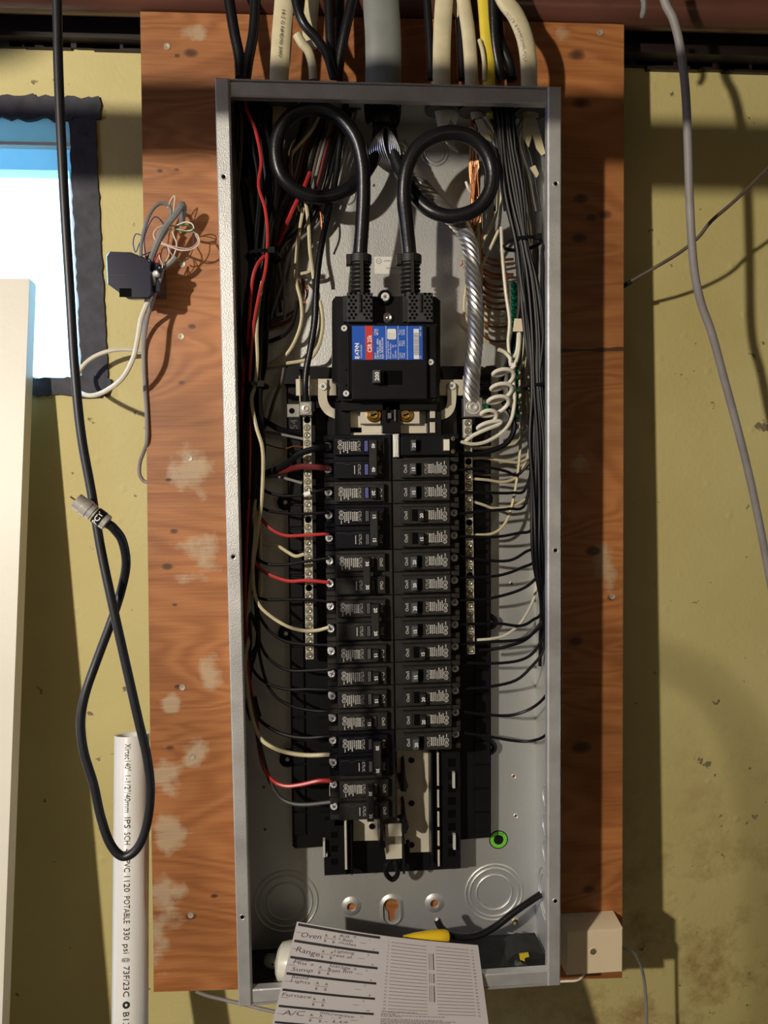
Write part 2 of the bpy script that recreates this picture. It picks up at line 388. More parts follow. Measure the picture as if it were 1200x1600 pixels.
# ragged dark mortar line under the beam
mb = MB(); x = -.8
while x < .8:
    s = U(.012, .035); zb = (z0 if x < .25 else z1); mb.obox((x, .05 + (.03 if x < .25 else .028), zb - U(.0, .005)), Vector((s, 0, 0)), Vector((0, .012, 0)), Vector((0, 0, U(.003, .007)))); x += s
mb.build('trim_2', 'beam_wood', kind='structure')

# window: dark surround, pale vinyl frame, sash, glass
WT = bpy.data.objects.new('window_1', None); COL.objects.link(WT); WT.location = wpt(hx0, hz0, 0); tag(WT, kind='structure')
random.seed(3)
def ragged(x0, z0_, x1, z1_, a=.0022):
    P = []
    cs = [(x0, z0_), (x1, z0_), (x1, z1_), (x0, z1_)]
    for i in range(4):
        p, q = cs[i], cs[(i+1) % 4]; n = max(2, int((abs(p[0]-q[0]) + abs(p[1]-q[1])) / .007))
        for k in range(n):
            t = k / n; P.append((p[0] + (q[0]-p[0])*t + U(-a, a), p[1] + (q[1]-p[1])*t + U(-a, a)))
    return P
ox1, oz1 = wl(148, 153)[0], wl(100, 152)[1]; oz0 = wl(100, 619)[1]; ix1 = wl(119, 400)[0]
def surround(name, x0, z0_, x1, z1_, rag, off, m='frame_dark'):
    P = ragged(x0, z0_, x1, z1_, a=rag); v = [wpt(a, b, off) for a, b in P] + [wpt(a, b, -.02) for a, b in P]; n = len(P)
    tri = tessellate_polygon([[Vector((a, b, 0)) for a, b in P]])
    mb = MB(); mb.add(v, [tuple(t) for t in tri] + [(i, (i+1) % n, (i+1) % n + n, i + n) for i in range(n)], False)
    return mb.build(name, m, WT)
surround('window_frame', hx0 - .03, hz1 - .003, ox1 + .006, oz1, .0026, .004)
surround('window_frame', hx0 - .03, oz0, ox1 + .002, hz0 + .002, .0030, .005)
surround('window_frame', hx0 - .035, oz0, hx0 + .004, oz1, .0014, .003)
surround('window_frame', ix1, oz0, ox1, oz1 - .004, .0010, .003)
# vinyl frame members inside the opening
def rail(name, x0, x1, z0_, z1_, f, b, m='vinyl', r=.003):
    mb = MB(); c = wpt((x0+x1)/2, (z0_+z1_)/2, -(f+b)/2); mb.obox(c, EX*(x1-x0)/2, WN*(b-f)/2, EZ*(z1_-z0_)/2); return mb.build(name, m, WT)
t0 = wl(60, 222)[1]; t1 = wl(60, 259)[1]
rail('frame_head', hx0, ix1 + .02, t0, hz1 + .003, .004, .06)
rail('frame_bead', hx0, ix1 + .004, t0 - .003, t0 + .001, .002, .06, 'label_white')
rail('sash_rail', hx0, ix1 + .01, t1, t0, .016, .05)
rail('sash_stile', ix1 - .006, ix1 + .012, hz0, t1, .010, .05)
rail('glass_pane', hx0, ix1, hz0, t1, .030, .033, 'window_glass')
# ceiling-hung service pipe that crosses in front of the lamp, above the frame of view
MB().tube([(-1.9, -.45, .494), (-.5, -.45, .495), (1.9, -.45, .495)], .031, 24).build('service_pipe', 'pipe_paint', label='straight service pipe hung below the ceiling in front of the panel', cat='pipe')

# sheet metal duct with a round elbow, left of the view and above it (shades the top left of the wall)
DU = thing('air_duct', (-1.05, -.62, .5815), 'sheet metal duct hung below the ceiling at the left, outside the view', 'duct')
MB().box((-1.55, -.74, .5815), (-.60, -.50, .76)).build('duct_body', 'dark_steel', DU)
MB().tube([(-.77, -.68, .604), (-.77, -.56, .604)], .060, 28).build('round_collar', 'dark_steel', DU)

# brown painted pipe along the top of the plywood
a = at(-60, -14, -8); b = at(1240, 24, -8)
mb = MB(); mb.tube([a + Vector((-.45, 0, .0)), a, (a+b)/2, b, b + Vector((.5, 0, -.004))], .0205, 24)
mb.build('painted_pipe', 'pipe_paint', label='reddish brown painted pipe running along the top edge of the plywood', cat='pipe')

# plywood board with screws
PL = thing('plywood_board', (0, .018, at(240, 1550).z), 'orange-brown knotty plywood backing board behind the electrical panel', 'board')
tl, tr, br_, bl_ = at(219, 18), at(975, 38), at(972, 1528), at(240, 1550)
ml, mr_ = at(230, 760), at(974, 760)
out = [(tl.x, tl.z), (tr.x, tr.z), (mr_.x, mr_.z), (br_.x, br_.z), (bl_.x, bl_.z)]
for i, q in enumerate((.96, .8, .62, .4, .18)): out.append((bl_.x + (tl.x-bl_.x)*(1-q) + U(-.0006, .0006) , bl_.z + (tl.z-bl_.z)*(1-q)))
o = MB().prism(out, 0, .019).build('panel_sheet', 'plywood', PL)
# shift texture space: object origin equals world XZ origin
o.location = -PL.location; o.data.transform(Matrix.Translation(PL.location))
for (px, py) in ((261, 73), (296, 716), (283, 526), (285, 413), (300, 1182), (298, 1430), (957, 932), (938, 51), (285, 1074)):
    p = at(px, py); MB().lathe(p, (0, -1, 0), [(.0038, 0), (.0036, .0008), (.0012, .0006), (0, .0002)], 12).build('screw', mat('dull_zinc', (.42, .36, .28), .5, .3), PL)
mb = MB()                                   # wooden furring behind the board, holding it off the wall
for x in (-.20, .20): mb.box((x - .03, .0195, -.45), (x + .03, .077, .50))
mb.build('furring_strip', 'beam_wood', PL)

# ---------------------------------------------------------------- electrical enclosure
W2, H2 = .181, .4955
EN = thing('electrical_enclosure', (0, -.05, -H2), 'open galvanised steel breaker panel enclosure screwed to the plywood board', 'enclosure')
def circ(cx, cz, r, n=20): return [(cx + r*math.cos(2*math.pi*k/n), cz + r*math.sin(2*math.pi*k/n)) for k in range(n)]
def bk(px, py, d=2): p = at(px, py, d); return p.x, p.z
h1, h2, h3 = bk(549, 1416), bk(679, 1411), bk(612, 1421)
KH = [(h3[0] + x, h3[1] + z) for x, z in ((-.004, -.013), (-.002, -.0155), (.002, -.0155), (.004, -.013), (.0045, -.003), (.008, .001), (.009, .006), (.006, .0115), (0, .0135), (-.006, .0115), (-.009, .006), (-.008, .001), (-.0045, -.003))]
small = [(585, 290), (800, 912), (803, 1213), (806, 1275), (412, 1230), (414, 1296), (795, 1462)]
holes = [circ(*h1, .0052), circ(*h2, .0052), KH] + [circ(*bk(*q), .0019, 10) for q in small]
outer = [(-W2, -H2), (W2, -H2), (W2, H2), (-W2, H2)]
loops = [[Vector((x, z, 0)) for x, z in l] for l in [outer] + holes]
tri = tessellate_polygon(loops); flat = [q for l in loops for q in l]
mb = MB(); mb.add([(q.x, -.002, q.y) for q in flat], [tuple(t) for t in tri], False)
mb.add([(q.x, -.0005, q.y) for q in flat], [tuple(reversed(t)) for t in tri], False)
for l in [outer] + holes:
    n = len(l); mb.add([(x, -.002, z) for x, z in l] + [(x, -.0005, z) for x, z in l], [(i, (i+1) % n, (i+1) % n + n, i + n) for i in range(n)], True)
mb.build('back_panel', 'steel', EN)
def knock(px, py, radii, d=2.3, t=.0011):
    c = at(px, py, d)
    for r in radii:
        MB().ring(c, (0, -1, 0), r, t, 40, 6).build('knockout_ring', 'steel', EN)
knock(447, 1408, (.0385, .032, .0235)); knock(772, 1394, (.036, .031, .0225)); knock(679, 238, (.0115, .0155)); knock(541, 306, (.010,)); knock(540, 205, (.012,))
for c, rr in ((h1, .0095), (h2, .0095)):
    MB().lathe((c[0], -.002, c[1]), (0, -1, 0), [(.0125, 0), (rr, .0022), (.0058, .0028), (.0053, -.001)], 24, cap=False).build('mounting_boss', 'steel', EN)
mb = MB(); n = 28                                        # oval boss of the keyhole
rings = []
for s, y in ((1.55, .0), (1.3, .0022), (1.12, .0028)):
    for k in range(n):
        a = 2*math.pi*k/n; rings.append((h3[0] + math.cos(a)*.0098*s, -.002 - y, h3[1] - .001 + math.sin(a)*.0098*s + (.006 if math.sin(a) > 0 else -.006)))
mb.add(rings, [(i*n+k, i*n+(k+1) % n, (i+1)*n+(k+1) % n, (i+1)*n+k) for i in range(2) for k in range(n)], True); mb.build('mounting_boss', 'steel', EN)
for q in ((800, 912), (803, 1213), (806, 1275)):
    MB().ring(at(*q, 2.4), (0, -1, 0), .0026, .0006, 14, 5).build('hole_rim', 'rail_steel', EN)
p = at(795, 1462, 2); MB().ring(p, (0, -1, 0), .0036, .0011, 16, 6).build('hole_rim', 'rail_steel', EN)
p = at(805, 1440, 2); MB().lathe(p, (0, -1, 0), [(.0045, 0), (.004, .0015), (.001, .0008), (0, 0)], 14).build('screw', 'yellow_zinc', EN)
p = at(741, 302, 2)
# side, top and bottom walls
MB().box((-W2, -.0985, -H2), (-W2 + .0015, -.002, H2)).build('side_wall', 'steel', EN)
MB().box((W2 - .0015, -.0985, -H2), (W2, -.002, H2)).build('side_wall', 'steel', EN)
MB().box((-W2 + .0015, -.0985, -H2), (W2 - .0015, -.002, -H2 + .0015)).build('bottom_wall', 'steel', EN)
MB().box((-W2 + .0015, -.0985, H2 - .0015), (W2 - .0015, -.002, H2)).build('top_wall', 'steel', EN)
FW = .0142
def flange(x0, x1):
    hl = [at(*q, 100) for q in (((349, 276), (369, 870), (379, 1433)) if x0 < 0 else ((869, 287), (866, 860), (866, 1408)))]
    mb = MB(); mb.cbox(x0, x1, -H2, H2, -.097, -.100, .0011)
    xi = x1 if x0 < 0 else x0
    mb.box((xi - .0006, -.098, -H2 + .001), (xi + .0006, -.090, H2 - .001))
    f = mb.build('front_flange', 'rail_steel', EN)
    for p in hl:
        x = p.x; z = p.z
        x = (x0 + x1) / 2 + (.001 if x0 > 0 else -.0005)
        MB().lathe((x, -.0998, z), (0, -1, 0), [(.0036, 0), (.0030, .0006), (.0021, .0002)], 14).build('screw_hole_rim', 'rail_steel', f)
        MB().lathe((x, -.0999, z), (0, -1, 0), [(.0021, .0003), (0, .0002)], 12).build('screw_hole', 'slot_black', f)
flange(-W2, -W2 + FW); flange(W2 - FW, W2)
for s in (1, -1):
    mb = MB(); za = s * (H2 - .002); zb = s * (H2 - .0165)
    mb.cbox(-W2 + FW + .0008, W2 - FW - .0008, min(za, zb), max(za, zb), -.0955, -.0975, .0008)
    mb.box((-W2 + FW, -.0965, zb - .0005), (W2 - FW, -.088, zb + .0007))
    mb.build('top_lip' if s > 0 else 'bottom_lip', 'rail_steel', EN)
# oval side knockouts seen on the right inner wall
for (z, r) in ((at(850, 1245, 50).z, .013), (at(850, 1290, 50).z, .013), (at(850, 1332, 50).z, .013)):
    MB().ring((W2 - .002, -.05, z), (1, 0, 0), r, .0007, 28, 5).build('knockout_ring', 'rail_steel', EN)
for r in (.024, .032): MB().ring((W2 - .002, -.05, at(850, 1400, 50).z), (1, 0, 0), r, .0008, 36, 5).build('knockout_ring', 'rail_steel', EN)
# cable clamp screws on the top wall
for px in (455, 470, 515, 707, 722, 842):
    p = at(px, 122, 55); MB().lathe((p.x, -.055, H2), (0, 0, 1), [(.005, 0), (.005, .004), (.003, .006), (0, .006)], 12).build('clamp_screw', 'dark_steel', EN)
for px in (437, 600, 692, 745, 835):
    p = at(px, 140, 60); mb = MB(); mb.lathe((p.x, -.05, H2 + .0002), (0, 0, 1), [(.019, -.006), (.019, .003), (.015, .005)], 18); mb.build('cable_clamp', 'dark_steel', EN)
# printed warning label on the back panel and round green sticker
mb = MB(); a, b = at(585, 401, 2.4), at(628, 428, 2.4)
mb.add([(a.x, -.0024, b.z), (b.x, -.0024, b.z), (b.x, -.0024, a.z), (a.x, -.0024, a.z)], [(0, 1, 2, 3)], False)
lb = mb.build('paper_label', 'label_white', EN)
mb = MB(); c = at(592, 408, 2.6); fn = lambda x, y: (c.x + x, -.00255, c.z + y)
disc(mb, 0, 0, .0033, fn, .0028); text(mb, 'UL', .0032, fn); text(mb, 'LISTED', .0026, lambda x, y: fn(x + .010, y + .0005)); text(mb, 'PANELBOARD', .003, lambda x, y: fn(x + .018, y - .008)); mb.build('lettering', 'print_blue_ink', lb)
g0 = at(779, 1312, 2.5); fn = lambda x, y: (g0.x + x, -.0026, g0.z + y)
mb = MB(); disc(mb, 0, 0, .0118, fn, 0, 28); st = mb.build('round_sticker', 'tape', EN, label='black and green round sticker')
fn2 = lambda x, y: (g0.x + x, -.0028, g0.z + y)
mb = MB(); disc(mb, 0, 0, .0106, fn2, .0062, 28); disc(mb, 0, .0040, .0022, fn2, 0, 12); mb.build('sticker_ring', 'sticker_green', st)
fn3 = lambda x, y: (g0.x + x * .94 + y * .3, -.0030, g0.z + y * .94 - x * .3)
mb = MB(); strip(mb, -.005, .005, -.004, .003, fn3); strip(mb, -.0035, .0035, .003, .006, fn3); text(mb, 'ROHS', .003, lambda x, y: fn3(x, y + .0083)); mb.build('sticker_symbol', 'tape', st)

# ---------------------------------------------------------------- bus assembly
BUS = thing('bus_assembly', at(612, 1330, 10), 'black plastic bus backing with pale metal bus plates behind the breakers', 'bus bar')
XC = -.002
def pr(px, py, d): p = at(px, py, d); return p.x, p.z
def rect(name, m, px0, py0, px1, py1, d, th, parent=BUS, c=.0006):
    x0, z1 = pr(px0, py0, d); x1, z0 = pr(px1, py1, d)
    return MB().cbox(x0, x1, z0, z1, -(d - th)/1000, -d/1000, c).build(name, m, parent)
o_ = [(447, 572), (527, 574), (527, 640), (700, 640), (690, 572), (752, 572), (767, 578), (767, 1308), (720, 1312), (719, 1357), (507, 1368), (506, 1322), (462, 1326), (457, 1322)]
P = [pr(x, y, 20) for x, y in o_]
MB().prism(list(reversed(P)), -.020, -.004).build('backing_plate', 'black_plastic', BUS)
random.seed(5)
for (x0, x1) in ((449, 470), (491, 510), (742, 765)):      # ribs moulded into the wings
    y = 605
    while y < 1300:
        rect('moulded_rib', 'black_plastic', x0 + (y-600)*.014*(x0 < 600), y, x1 + (y-600)*.012*(x0 < 600), y + 33, 23.5, 3.5); y += 37
for (px, py) in ((446, 785), (447, 990), (449, 1187), (758, 780), (766, 972), (765, 1168)):
    p = at(px, py, 14)
    t = MB().lathe((p.x, -.003, p.z), (0, -1, 0), [(.0095, 0), (.0095, .011), (.006, .0125), (.0055, .010), (0, .010)], 20).build('mounting_foot', 'black_plastic', BUS)
    MB().lathe((p.x, -.013, p.z), (0, -1, 0), [(.0026, 0), (.0024, .0007), (0, .0007)], 10).build('screw', 'screw_zinc', t)
# hooks at the top corners
for L in ([(444, 600), (444, 580), (452, 572), (466, 574), (470, 585), (470, 600)], [(742, 600), (742, 586), (760, 572), (772, 571), (777, 577), (774, 583), (764, 588), (758, 600)]):
    P = [pr(x, y, 32) for x, y in L]; MB().prism(P, -.034, -.004).build('corner_hook', 'black_plastic', BUS)
# raised central channel walls
rect('side_channel', 'black_plastic', 507, 1282, 541, 1366, 34, 14); rect('side_channel', 'black_plastic', 689, 1170, 720, 1356, 36, 16)
rect('side_channel', 'black_plastic', 510, 600, 545, 1290, 34, 14); rect('side_channel', 'black_plastic', 690, 640, 718, 1180, 34, 14)
for y in range(1186, 1345, 20):
    rect('channel_recess', 'slot_black', 700, y, 712, y + 12, 36.6, .8)
for y in (1300, 1322, 1342): rect('channel_recess', 'slot_black', 517, y, 528, y + 9, 34.6, .8)
rect('edge_strip', 'cream_plate', 538, 1284, 543, 1359, 40, 20); rect('edge_strip', 'cream_plate', 683, 1176, 687.5, 1354, 42, 22)
for y in (1228, 1262, 1292, 1322): rect('strip_notch', 'slot_black', 682.5, y, 688, y + 6, 42.4, 1)
rect('guide_rail', 'black_plastic', 548, 1288, 551, 1368, 48, 28); rect('guide_rail', 'black_plastic', 673, 1176, 677, 1361, 48, 28); rect('guide_rail', 'black_plastic', 629, 1312, 633, 1366, 56, 36)
# pale bus plate
P = [pr(x, y, 24) for x, y in ((552, 1170), (671, 1170), (673, 1331), (640, 1332), (640, 1312), (552, 1314))]
MB().prism(list(reversed(P)), -.024, -.021).build('bus_plate', 'cream_plate', BUS)
for (px, py) in ((643, 1188), (643, 1255), (581, 1291), (643, 1320)):
    p = at(px, py, 25); t = MB().lathe((p.x, -.024, p.z), (0, -1, 0), [(.0042, 0), (.0042, .0006), (.0036, .0009)], 16).build('plate_hole_rim', 'cream_plate', BUS)
    MB().lathe((p.x, -.0245, p.z), (0, -1, 0), [(.0038, 0), (.0034, .0016), (.0015, .0018), (.001, .0008), (0, .0008)], 12).build('plate_screw', 'black_plastic', BUS)
# angled stabs
def stab(px0, py0, px1, py1, d, drop):
    x0, z1 = pr(px0, py0, d); x1, z0 = pr(px1, py1, d); m = MB()
    m.obox(((x0+x1)/2, -d/1000 + .0006, (z0+z1)/2), Vector(((x1-x0)/2, 0, 0)), Vector((0, .0009, 0)), Vector((0, 0, (z1-z0)/2)))
    m.obox(((x0+x1)/2, -d/1000 + .001 + .012, z0), Vector(((x1-x0)/2, 0, 0)), Vector((0, .012, 0)), Vector((0, 0, .0008)))
    m.build('bus_stab', 'cream_plate', BUS)
for a in ((602, 1288, 628, 1306, 52, 1), (603, 1320, 628, 1341, 52, 1), (602, 1306, 634, 1318, 40, 1), (620, 1170, 630, 1207, 50, 1), (620, 1232, 632, 1272, 46, 1)): stab(*a)
mb = MB()
for L in ([(628, 1190), (632, 1186), (634, 1215), (638, 1228), (634, 1238), (626, 1236)], [(628, 1256), (632, 1252), (634, 1280), (639, 1292), (635, 1302), (628, 1303)], [(594, 1288), (598, 1286), (600, 1330), (597, 1335), (593, 1328)]):
    P = [pr(x, y, 62) for x, y in L]; MB().prism(P, -.062, -.022).build('insulating_barrier', 'black_plastic', BUS)
mb = MB(); mb.tube(pts([(612, 1342, 48), (603, 1352, 52), (604, 1366, 50), (613, 1374, 46), (621, 1366, 48), (620, 1352, 50), (615, 1342, 48)]), .003, 8); mb.build('retaining_hook', 'black_plastic', BUS)
# pale alignment tabs beside the breakers
for (x, y0, y1, side) in ((514, 717, 744, 0), (515, 820, 846, 0), (516, 920, 945, 0), (517, 1018, 1044, 0), (518, 1118, 1146, 0), (519, 1225, 1244, 0), (509, 1315, 1340, 0), (712, 1208, 1232, 1), (713, 1305, 1328, 1)):
    x0, z1 = pr(x - 4.5, y0, 42); x1, z0 = pr(x - .5, y1, 42); m = MB()
    m.cbox(x0, x1, z0, z1, -.032, -.042, .0004)
    if not side: m.cbox(x0, x1 + .0025, z0, z0 + .0035, -.032, -.0405, .0004)
    m.build('alignment_tab', 'label_pale', BUS)
# throat under the main breaker: cream bus plates, brass studs
rect('bus_plate', 'tin', 545, 640, 600, 668, 44, 6); rect('bus_plate', 'tin', 620, 640, 668, 668, 44, 6)
rect('bus_plate', 'cream_plate', 565, 662, 603, 677, 50, 3); rect('bus_plate', 'cream_plate', 622, 662, 667, 677, 50, 3)
rect('center_divider', 'black_plastic', 597, 628, 626, 676, 66, 40); rect('center_divider', 'slot_black', 603, 636, 609, 660, 68, 2); rect('center_divider', 'dark_steel', 606, 645, 612, 654, 70, 2); rect('center_divider', 'dark_steel', 616, 640, 619, 658, 70, 2)
rect('throat_side', 'black_plastic', 523, 628, 548, 680, 58, 38); rect('throat_side', 'black_plastic', 668, 628, 690, 680, 58, 38)
for x0, x1, bx in ((563, 595, 584), (624, 656, 634)):
    rect('lug_plate', 'tin', x0, 637, x1, 662, 60, 16)
    p = at(bx, 648, 61)
    l = MB().lathe((p.x, -.060, p.z), (0, -1, 0), [(.0085, 0), (.0085, .002), (.0072, .0030), (.0060, .0014), (.0058, .0030), (.0044, .0042), (.0036, .0042), (.0030, .0022), (0, .0022)], 24).build('brass_stud', 'brass', BUS)
    MB().obox((p.x, -.063, p.z), Vector((.0024, 0, .001)), Vector((0, .001, 0)), Vector((-.0004, 0, .0008))).build('stud_slot', 'slot_black', l)
for (x, y) in ((676, 645), (676, 668)):
    p = at(x, y, 60); MB().cbox(p.x - .003, p.x + .003, p.z - .006, p.z + .006, -.055, -.061).build('metal_clip', 'tin', BUS)
rect('bare_edge', 'cream_plate', 545, 676, 624, 680, 52, 3)
# neutral straps
def path_plate(name, L, w, th, m, parent, d):
    C = spline([at(x, y, dd) for x, y, dd in L], 6); vs = []
    for i, c in enumerate(C):
        T = (C[min(i+1, len(C)-1)] - C[max(i-1, 0)]).normalized(); S = T.cross(Vector((0, -1, 0))).normalized()
        Nn = S.cross(T).normalized()
        if Nn.y > 0: Nn = -Nn
        vs += [c + S*w/2, c - S*w/2, c - S*w/2 - Nn*th, c + S*w/2 - Nn*th]
    n = len(C); fs = [(i*4+k, i*4+(k+1) % 4, i*4+4+(k+1) % 4, i*4+4+k) for i in range(n-1) for k in range(4)] + [(3, 2, 1, 0), (n*4-4, n*4-3, n*4-2, n*4-1)]
    return MB().add(vs, fs, True).build(name, m, parent)
def bscrew(px, py, d, r, m='screw_zinc', parent=BUS, name='screw', r_in=.45):
    p = at(px, py, d); y = -d/1000
    s = MB().lathe((p.x, y, p.z), (0, -1, 0), [(r, 0), (r, r*.25), (r*.85, r*.42), (r*r_in, r*.42), (r*r_in*.9, r*.15), (0, r*.15)], 18).build(name, m, parent)
    a = U(0, 3); m2 = MB()
    for q in (a, a + math.pi/2): m2.obox((p.x, y - r*.2, p.z), Vector((math.cos(q)*r*.4, 0, math.sin(q)*r*.4)), Vector((0, r*.08, 0)), Vector((-math.sin(q)*r*.09, 0, math.cos(q)*r*.09)))
    m2.build('screw_slot', 'dark_steel', s); return s
rect('cross_strap', 'tin', 462, 592, 526, 618, 46, 3); bscrew(481, 605, 46, .0052)
path_plate('neutral_strap', [(504, 592, 50), (504, 606, 50), (504, 622, 50), (507, 633, 50), (514, 642, 50), (524, 647, 51), (531, 651, 52)], .0100, .002, 'tin', BUS, 50)
rect('neutral_strap', 'tin', 529, 653, 534, 678, 52, 10); bscrew(505, 604, 50.2, .0046)
rect('cross_strap', 'tin', 686, 593, 728, 618, 46, 3)
path_plate('neutral_strap', [(706, 600, 50), (706, 612, 50), (706, 624, 50), (704, 636, 50), (698, 645, 50), (686, 650, 50)], .0100, .002, 'tin', BUS, 50); bscrew(706, 603, 50.2, .0046)
rect('strap_clip', 'tin', 724, 587, 730, 595, 46, 4)

# neutral bars with screws and lugs
def terminal_bar(x0, y0, x1, y1, d, lab, m, skip):
    a, b = at(x0, y0, d), at(x1, y1, d)
    T = thing('neutral_bar', (b.x, -d/1000 + .004, b.z), lab, 'terminal bar')
    w = .0047; mb = MB()
    for s in (0,):
        vs = []
        for (c, z) in ((a.x, a.z), (b.x, b.z)):
            vs += [(c-w, -(d-10)/1000, z), (c+w, -(d-10)/1000, z), (c+w, -d/1000+.0005, z), (c+w-.0005, -d/1000, z), (c-w+.0005, -d/1000, z), (c-w, -d/1000+.0005, z)]
        mb.add(vs, [(k, (k+1) % 6, (k+1) % 6 + 6, k + 6) for k in range(6)] + [tuple(reversed(range(6))), tuple(range(6, 12))], False)
    mb.build('bar', m, T)
    n = int(round((y1 - y0 - 10) / 12.0))
    for i in range(n + 1):
        t = (y0 + 6 + i * (y1 - y0 - 12) / n - y0) / (y1 - y0); x = a.x + (b.x-a.x)*t; z = a.z + (b.z-a.z)*t
        MB().lathe((x, -d/1000, z), (0, -1, 0), [(.0041, 0), (.0040, .0003), (.0036, .0002)], 14).build('hole_rim', 'dark_steel', T)
        if i in skip: MB().lathe((x, -d/1000, z), (0, -1, 0), [(.0036, .0002), (0, .00015)], 12).build('empty_hole', 'slot_black', T); continue
        s = MB().lathe((x, -d/1000, z), (0, -1, 0), [(.0031, .0001), (.0028, .0006), (.0020, .0007), (.0014, .0003), (0, .0003)], 12).build('terminal_screw', 'yellow_zinc', T)
        q = U(0, 3.1); MB().obox((x, -d/1000 - .0006, z), Vector((math.cos(q)*.0028, 0, math.sin(q)*.0028)), Vector((0, .0003, 0)), Vector((-math.sin(q)*.0005, 0, math.cos(q)*.0005))).build('screw_slot', 'dark_steel', s)
    return T
def lug(T, px0, py0, px1, py1, d, sc, r):
    x0, z1 = pr(px0, py0, d); x1, z0 = pr(px1, py1, d)
    l = MB().cbox(x0, x1, z0, z1, -(d-16)/1000, -d/1000, .0008).build('lug', 'alu', T)
    cx, cz = (x0+x1)/2, (z0+z1)/2
    MB().lathe((cx, -d/1000, cz), (0, -1, 0), [(r, 0), (r*.97, .0012), (r*.8, .0012), (r*.76, .0002), (r*.6, .0004), (r*.56, .0024), (r*.34, .0026), (r*.3, .0004), (0, .0004)], 22).build('lug_screw', mat('lug_metal', (.66, .64, .60), .35, .5), l)
TL_ = terminal_bar(480, 650, 484, 1030, 50, 'left neutral bar, bright row of screws below the single black lug cable', 'neutral_bar', (0, 13, 22))
lug(TL_, 467, 627, 488, 649, 62, None, .0062)
l = rect('mounting_plate', 'alu', 448, 631, 468, 652, 54, 3, TL_); p = at(456, 642, 54.2); MB().lathe((p.x, -.0542, p.z), (0, -1, 0), [(.0032, 0), (0, .0001)], 14).build('plate_hole', 'slot_black', l)
for x in (468.5, 484): rect('riser', 'tin', x - 1.5, 587, x + 1.5, 628, 50, 4, TL_)
TR_ = terminal_bar(731, 655, 736, 1022, 50, 'right neutral bar, shaded row of screws under the braided aluminium cable', 'neutral_bar', (5, 13, 20))
lug(TR_, 725, 621, 754, 651, 64, None, .0085)
rect('mounting_plate', 'alu', 754, 624, 762, 652, 56, 3, TR_); bscrew(758, 637, 56, .0042, 'green_screw', TR_, 'ground_screw')
# numerals moulded on the left wing
mb = MB(); p = at(459, 663, 24); text(mb, '54', .012, lambda x, y: (p.x - y, -.0242, p.z + x)); mb.build('moulded_numerals', 'handle_grey', BUS)

# ---------------------------------------------------------------- main breaker
MBK = thing('main_breaker', at(605, 620, 30), 'large black main circuit breaker with blue and red rating label and handle marked 200', 'circuit breaker')
def poly(name, m, L, d, th, parent=MBK, smooth=False):
    P = [pr(x, y, d) for x, y in L]; return MB().prism(list(reversed(P)), -d/1000, -(d-th)/1000, smooth).build(name, m, parent)
poly('base', 'black_plastic', [(519, 470), (524, 463), (680, 463), (688, 470), (688, 598), (683, 604), (683, 626), (528, 626), (528, 600), (519, 596)], 62, 40)
poly('shoulder', 'black_plastic', [(531, 505), (683, 505), (683, 622), (677, 628), (536, 626), (531, 620)], 76, 14)
fx0, fz1 = pr(548, 508, 86); fx1, fz0 = pr(668, 624, 86)
MB().cbox(fx0, fx1, fz0, fz1, -.076, -.086, .0012).build('cover', 'black_plastic', MBK)
rect('cover', 'black_plastic', 533, 508, 547, 621, 82, 6, MBK); rect('cover', 'black_plastic', 669, 508, 682, 622, 79, 3, MBK)
rect('lower_skirt', 'black_plastic', 533, 622, 683, 641, 66, 8, MBK)
for (x, y) in ((538, 513), (541, 615), (673, 566)): bscrew(x, y, 82.2 if x < 600 else 79.3, .0034, 'screw_zinc', MBK)
for (x, y) in ((541, 578), (541, 602)): p = at(x, y, 82.1); MB().lathe((p.x, -.0821, p.z), (0, -1, 0), [(.0012, 0), (0, .0001)], 10).build('pin_hole', 'slot_black', MBK)
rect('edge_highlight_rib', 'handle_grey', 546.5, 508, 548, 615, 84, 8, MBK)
# handle window and handle
rect('handle_window', 'slot_black', 597, 579, 629, 601, 86.5, 1.5, MBK)
hd = rect('handle', 'handle_grey', 583, 578, 595, 598, 99, 12, MBK, .001)
rect('handle_base', 'black_plastic', 593, 579, 600, 600, 91, 5, MBK)
mb = MB(); p = at(589, 588, 99.2); text(mb, '200', .0062, lambda x, y: (p.x - y, -.0992, p.z + x), bold=.02); mb.build('lettering', 'print_white', hd)
# mounting screw at the top, cleats
p = at(602, 464, 66); t = MB().lathe((p.x, -.058, p.z), (0, -1, 0), [(.0085, -.04), (.0085, .006), (.0065, .009), (.0060, .005), (0, .005)], 24).build('mounting_boss', 'black_plastic', MBK)
bscrew(602, 464, 64, .0048, 'screw_zinc', MBK)
p = at(606, 496, 66); mb = MB(); mb.lathe((p.x, -.062, p.z), (0, -1, 0), [(.006, 0), (.006, .002), (.004, .004), (.002, .003), (0, .004)], 9); mb.build('terminal_screw', 'alu', MBK)
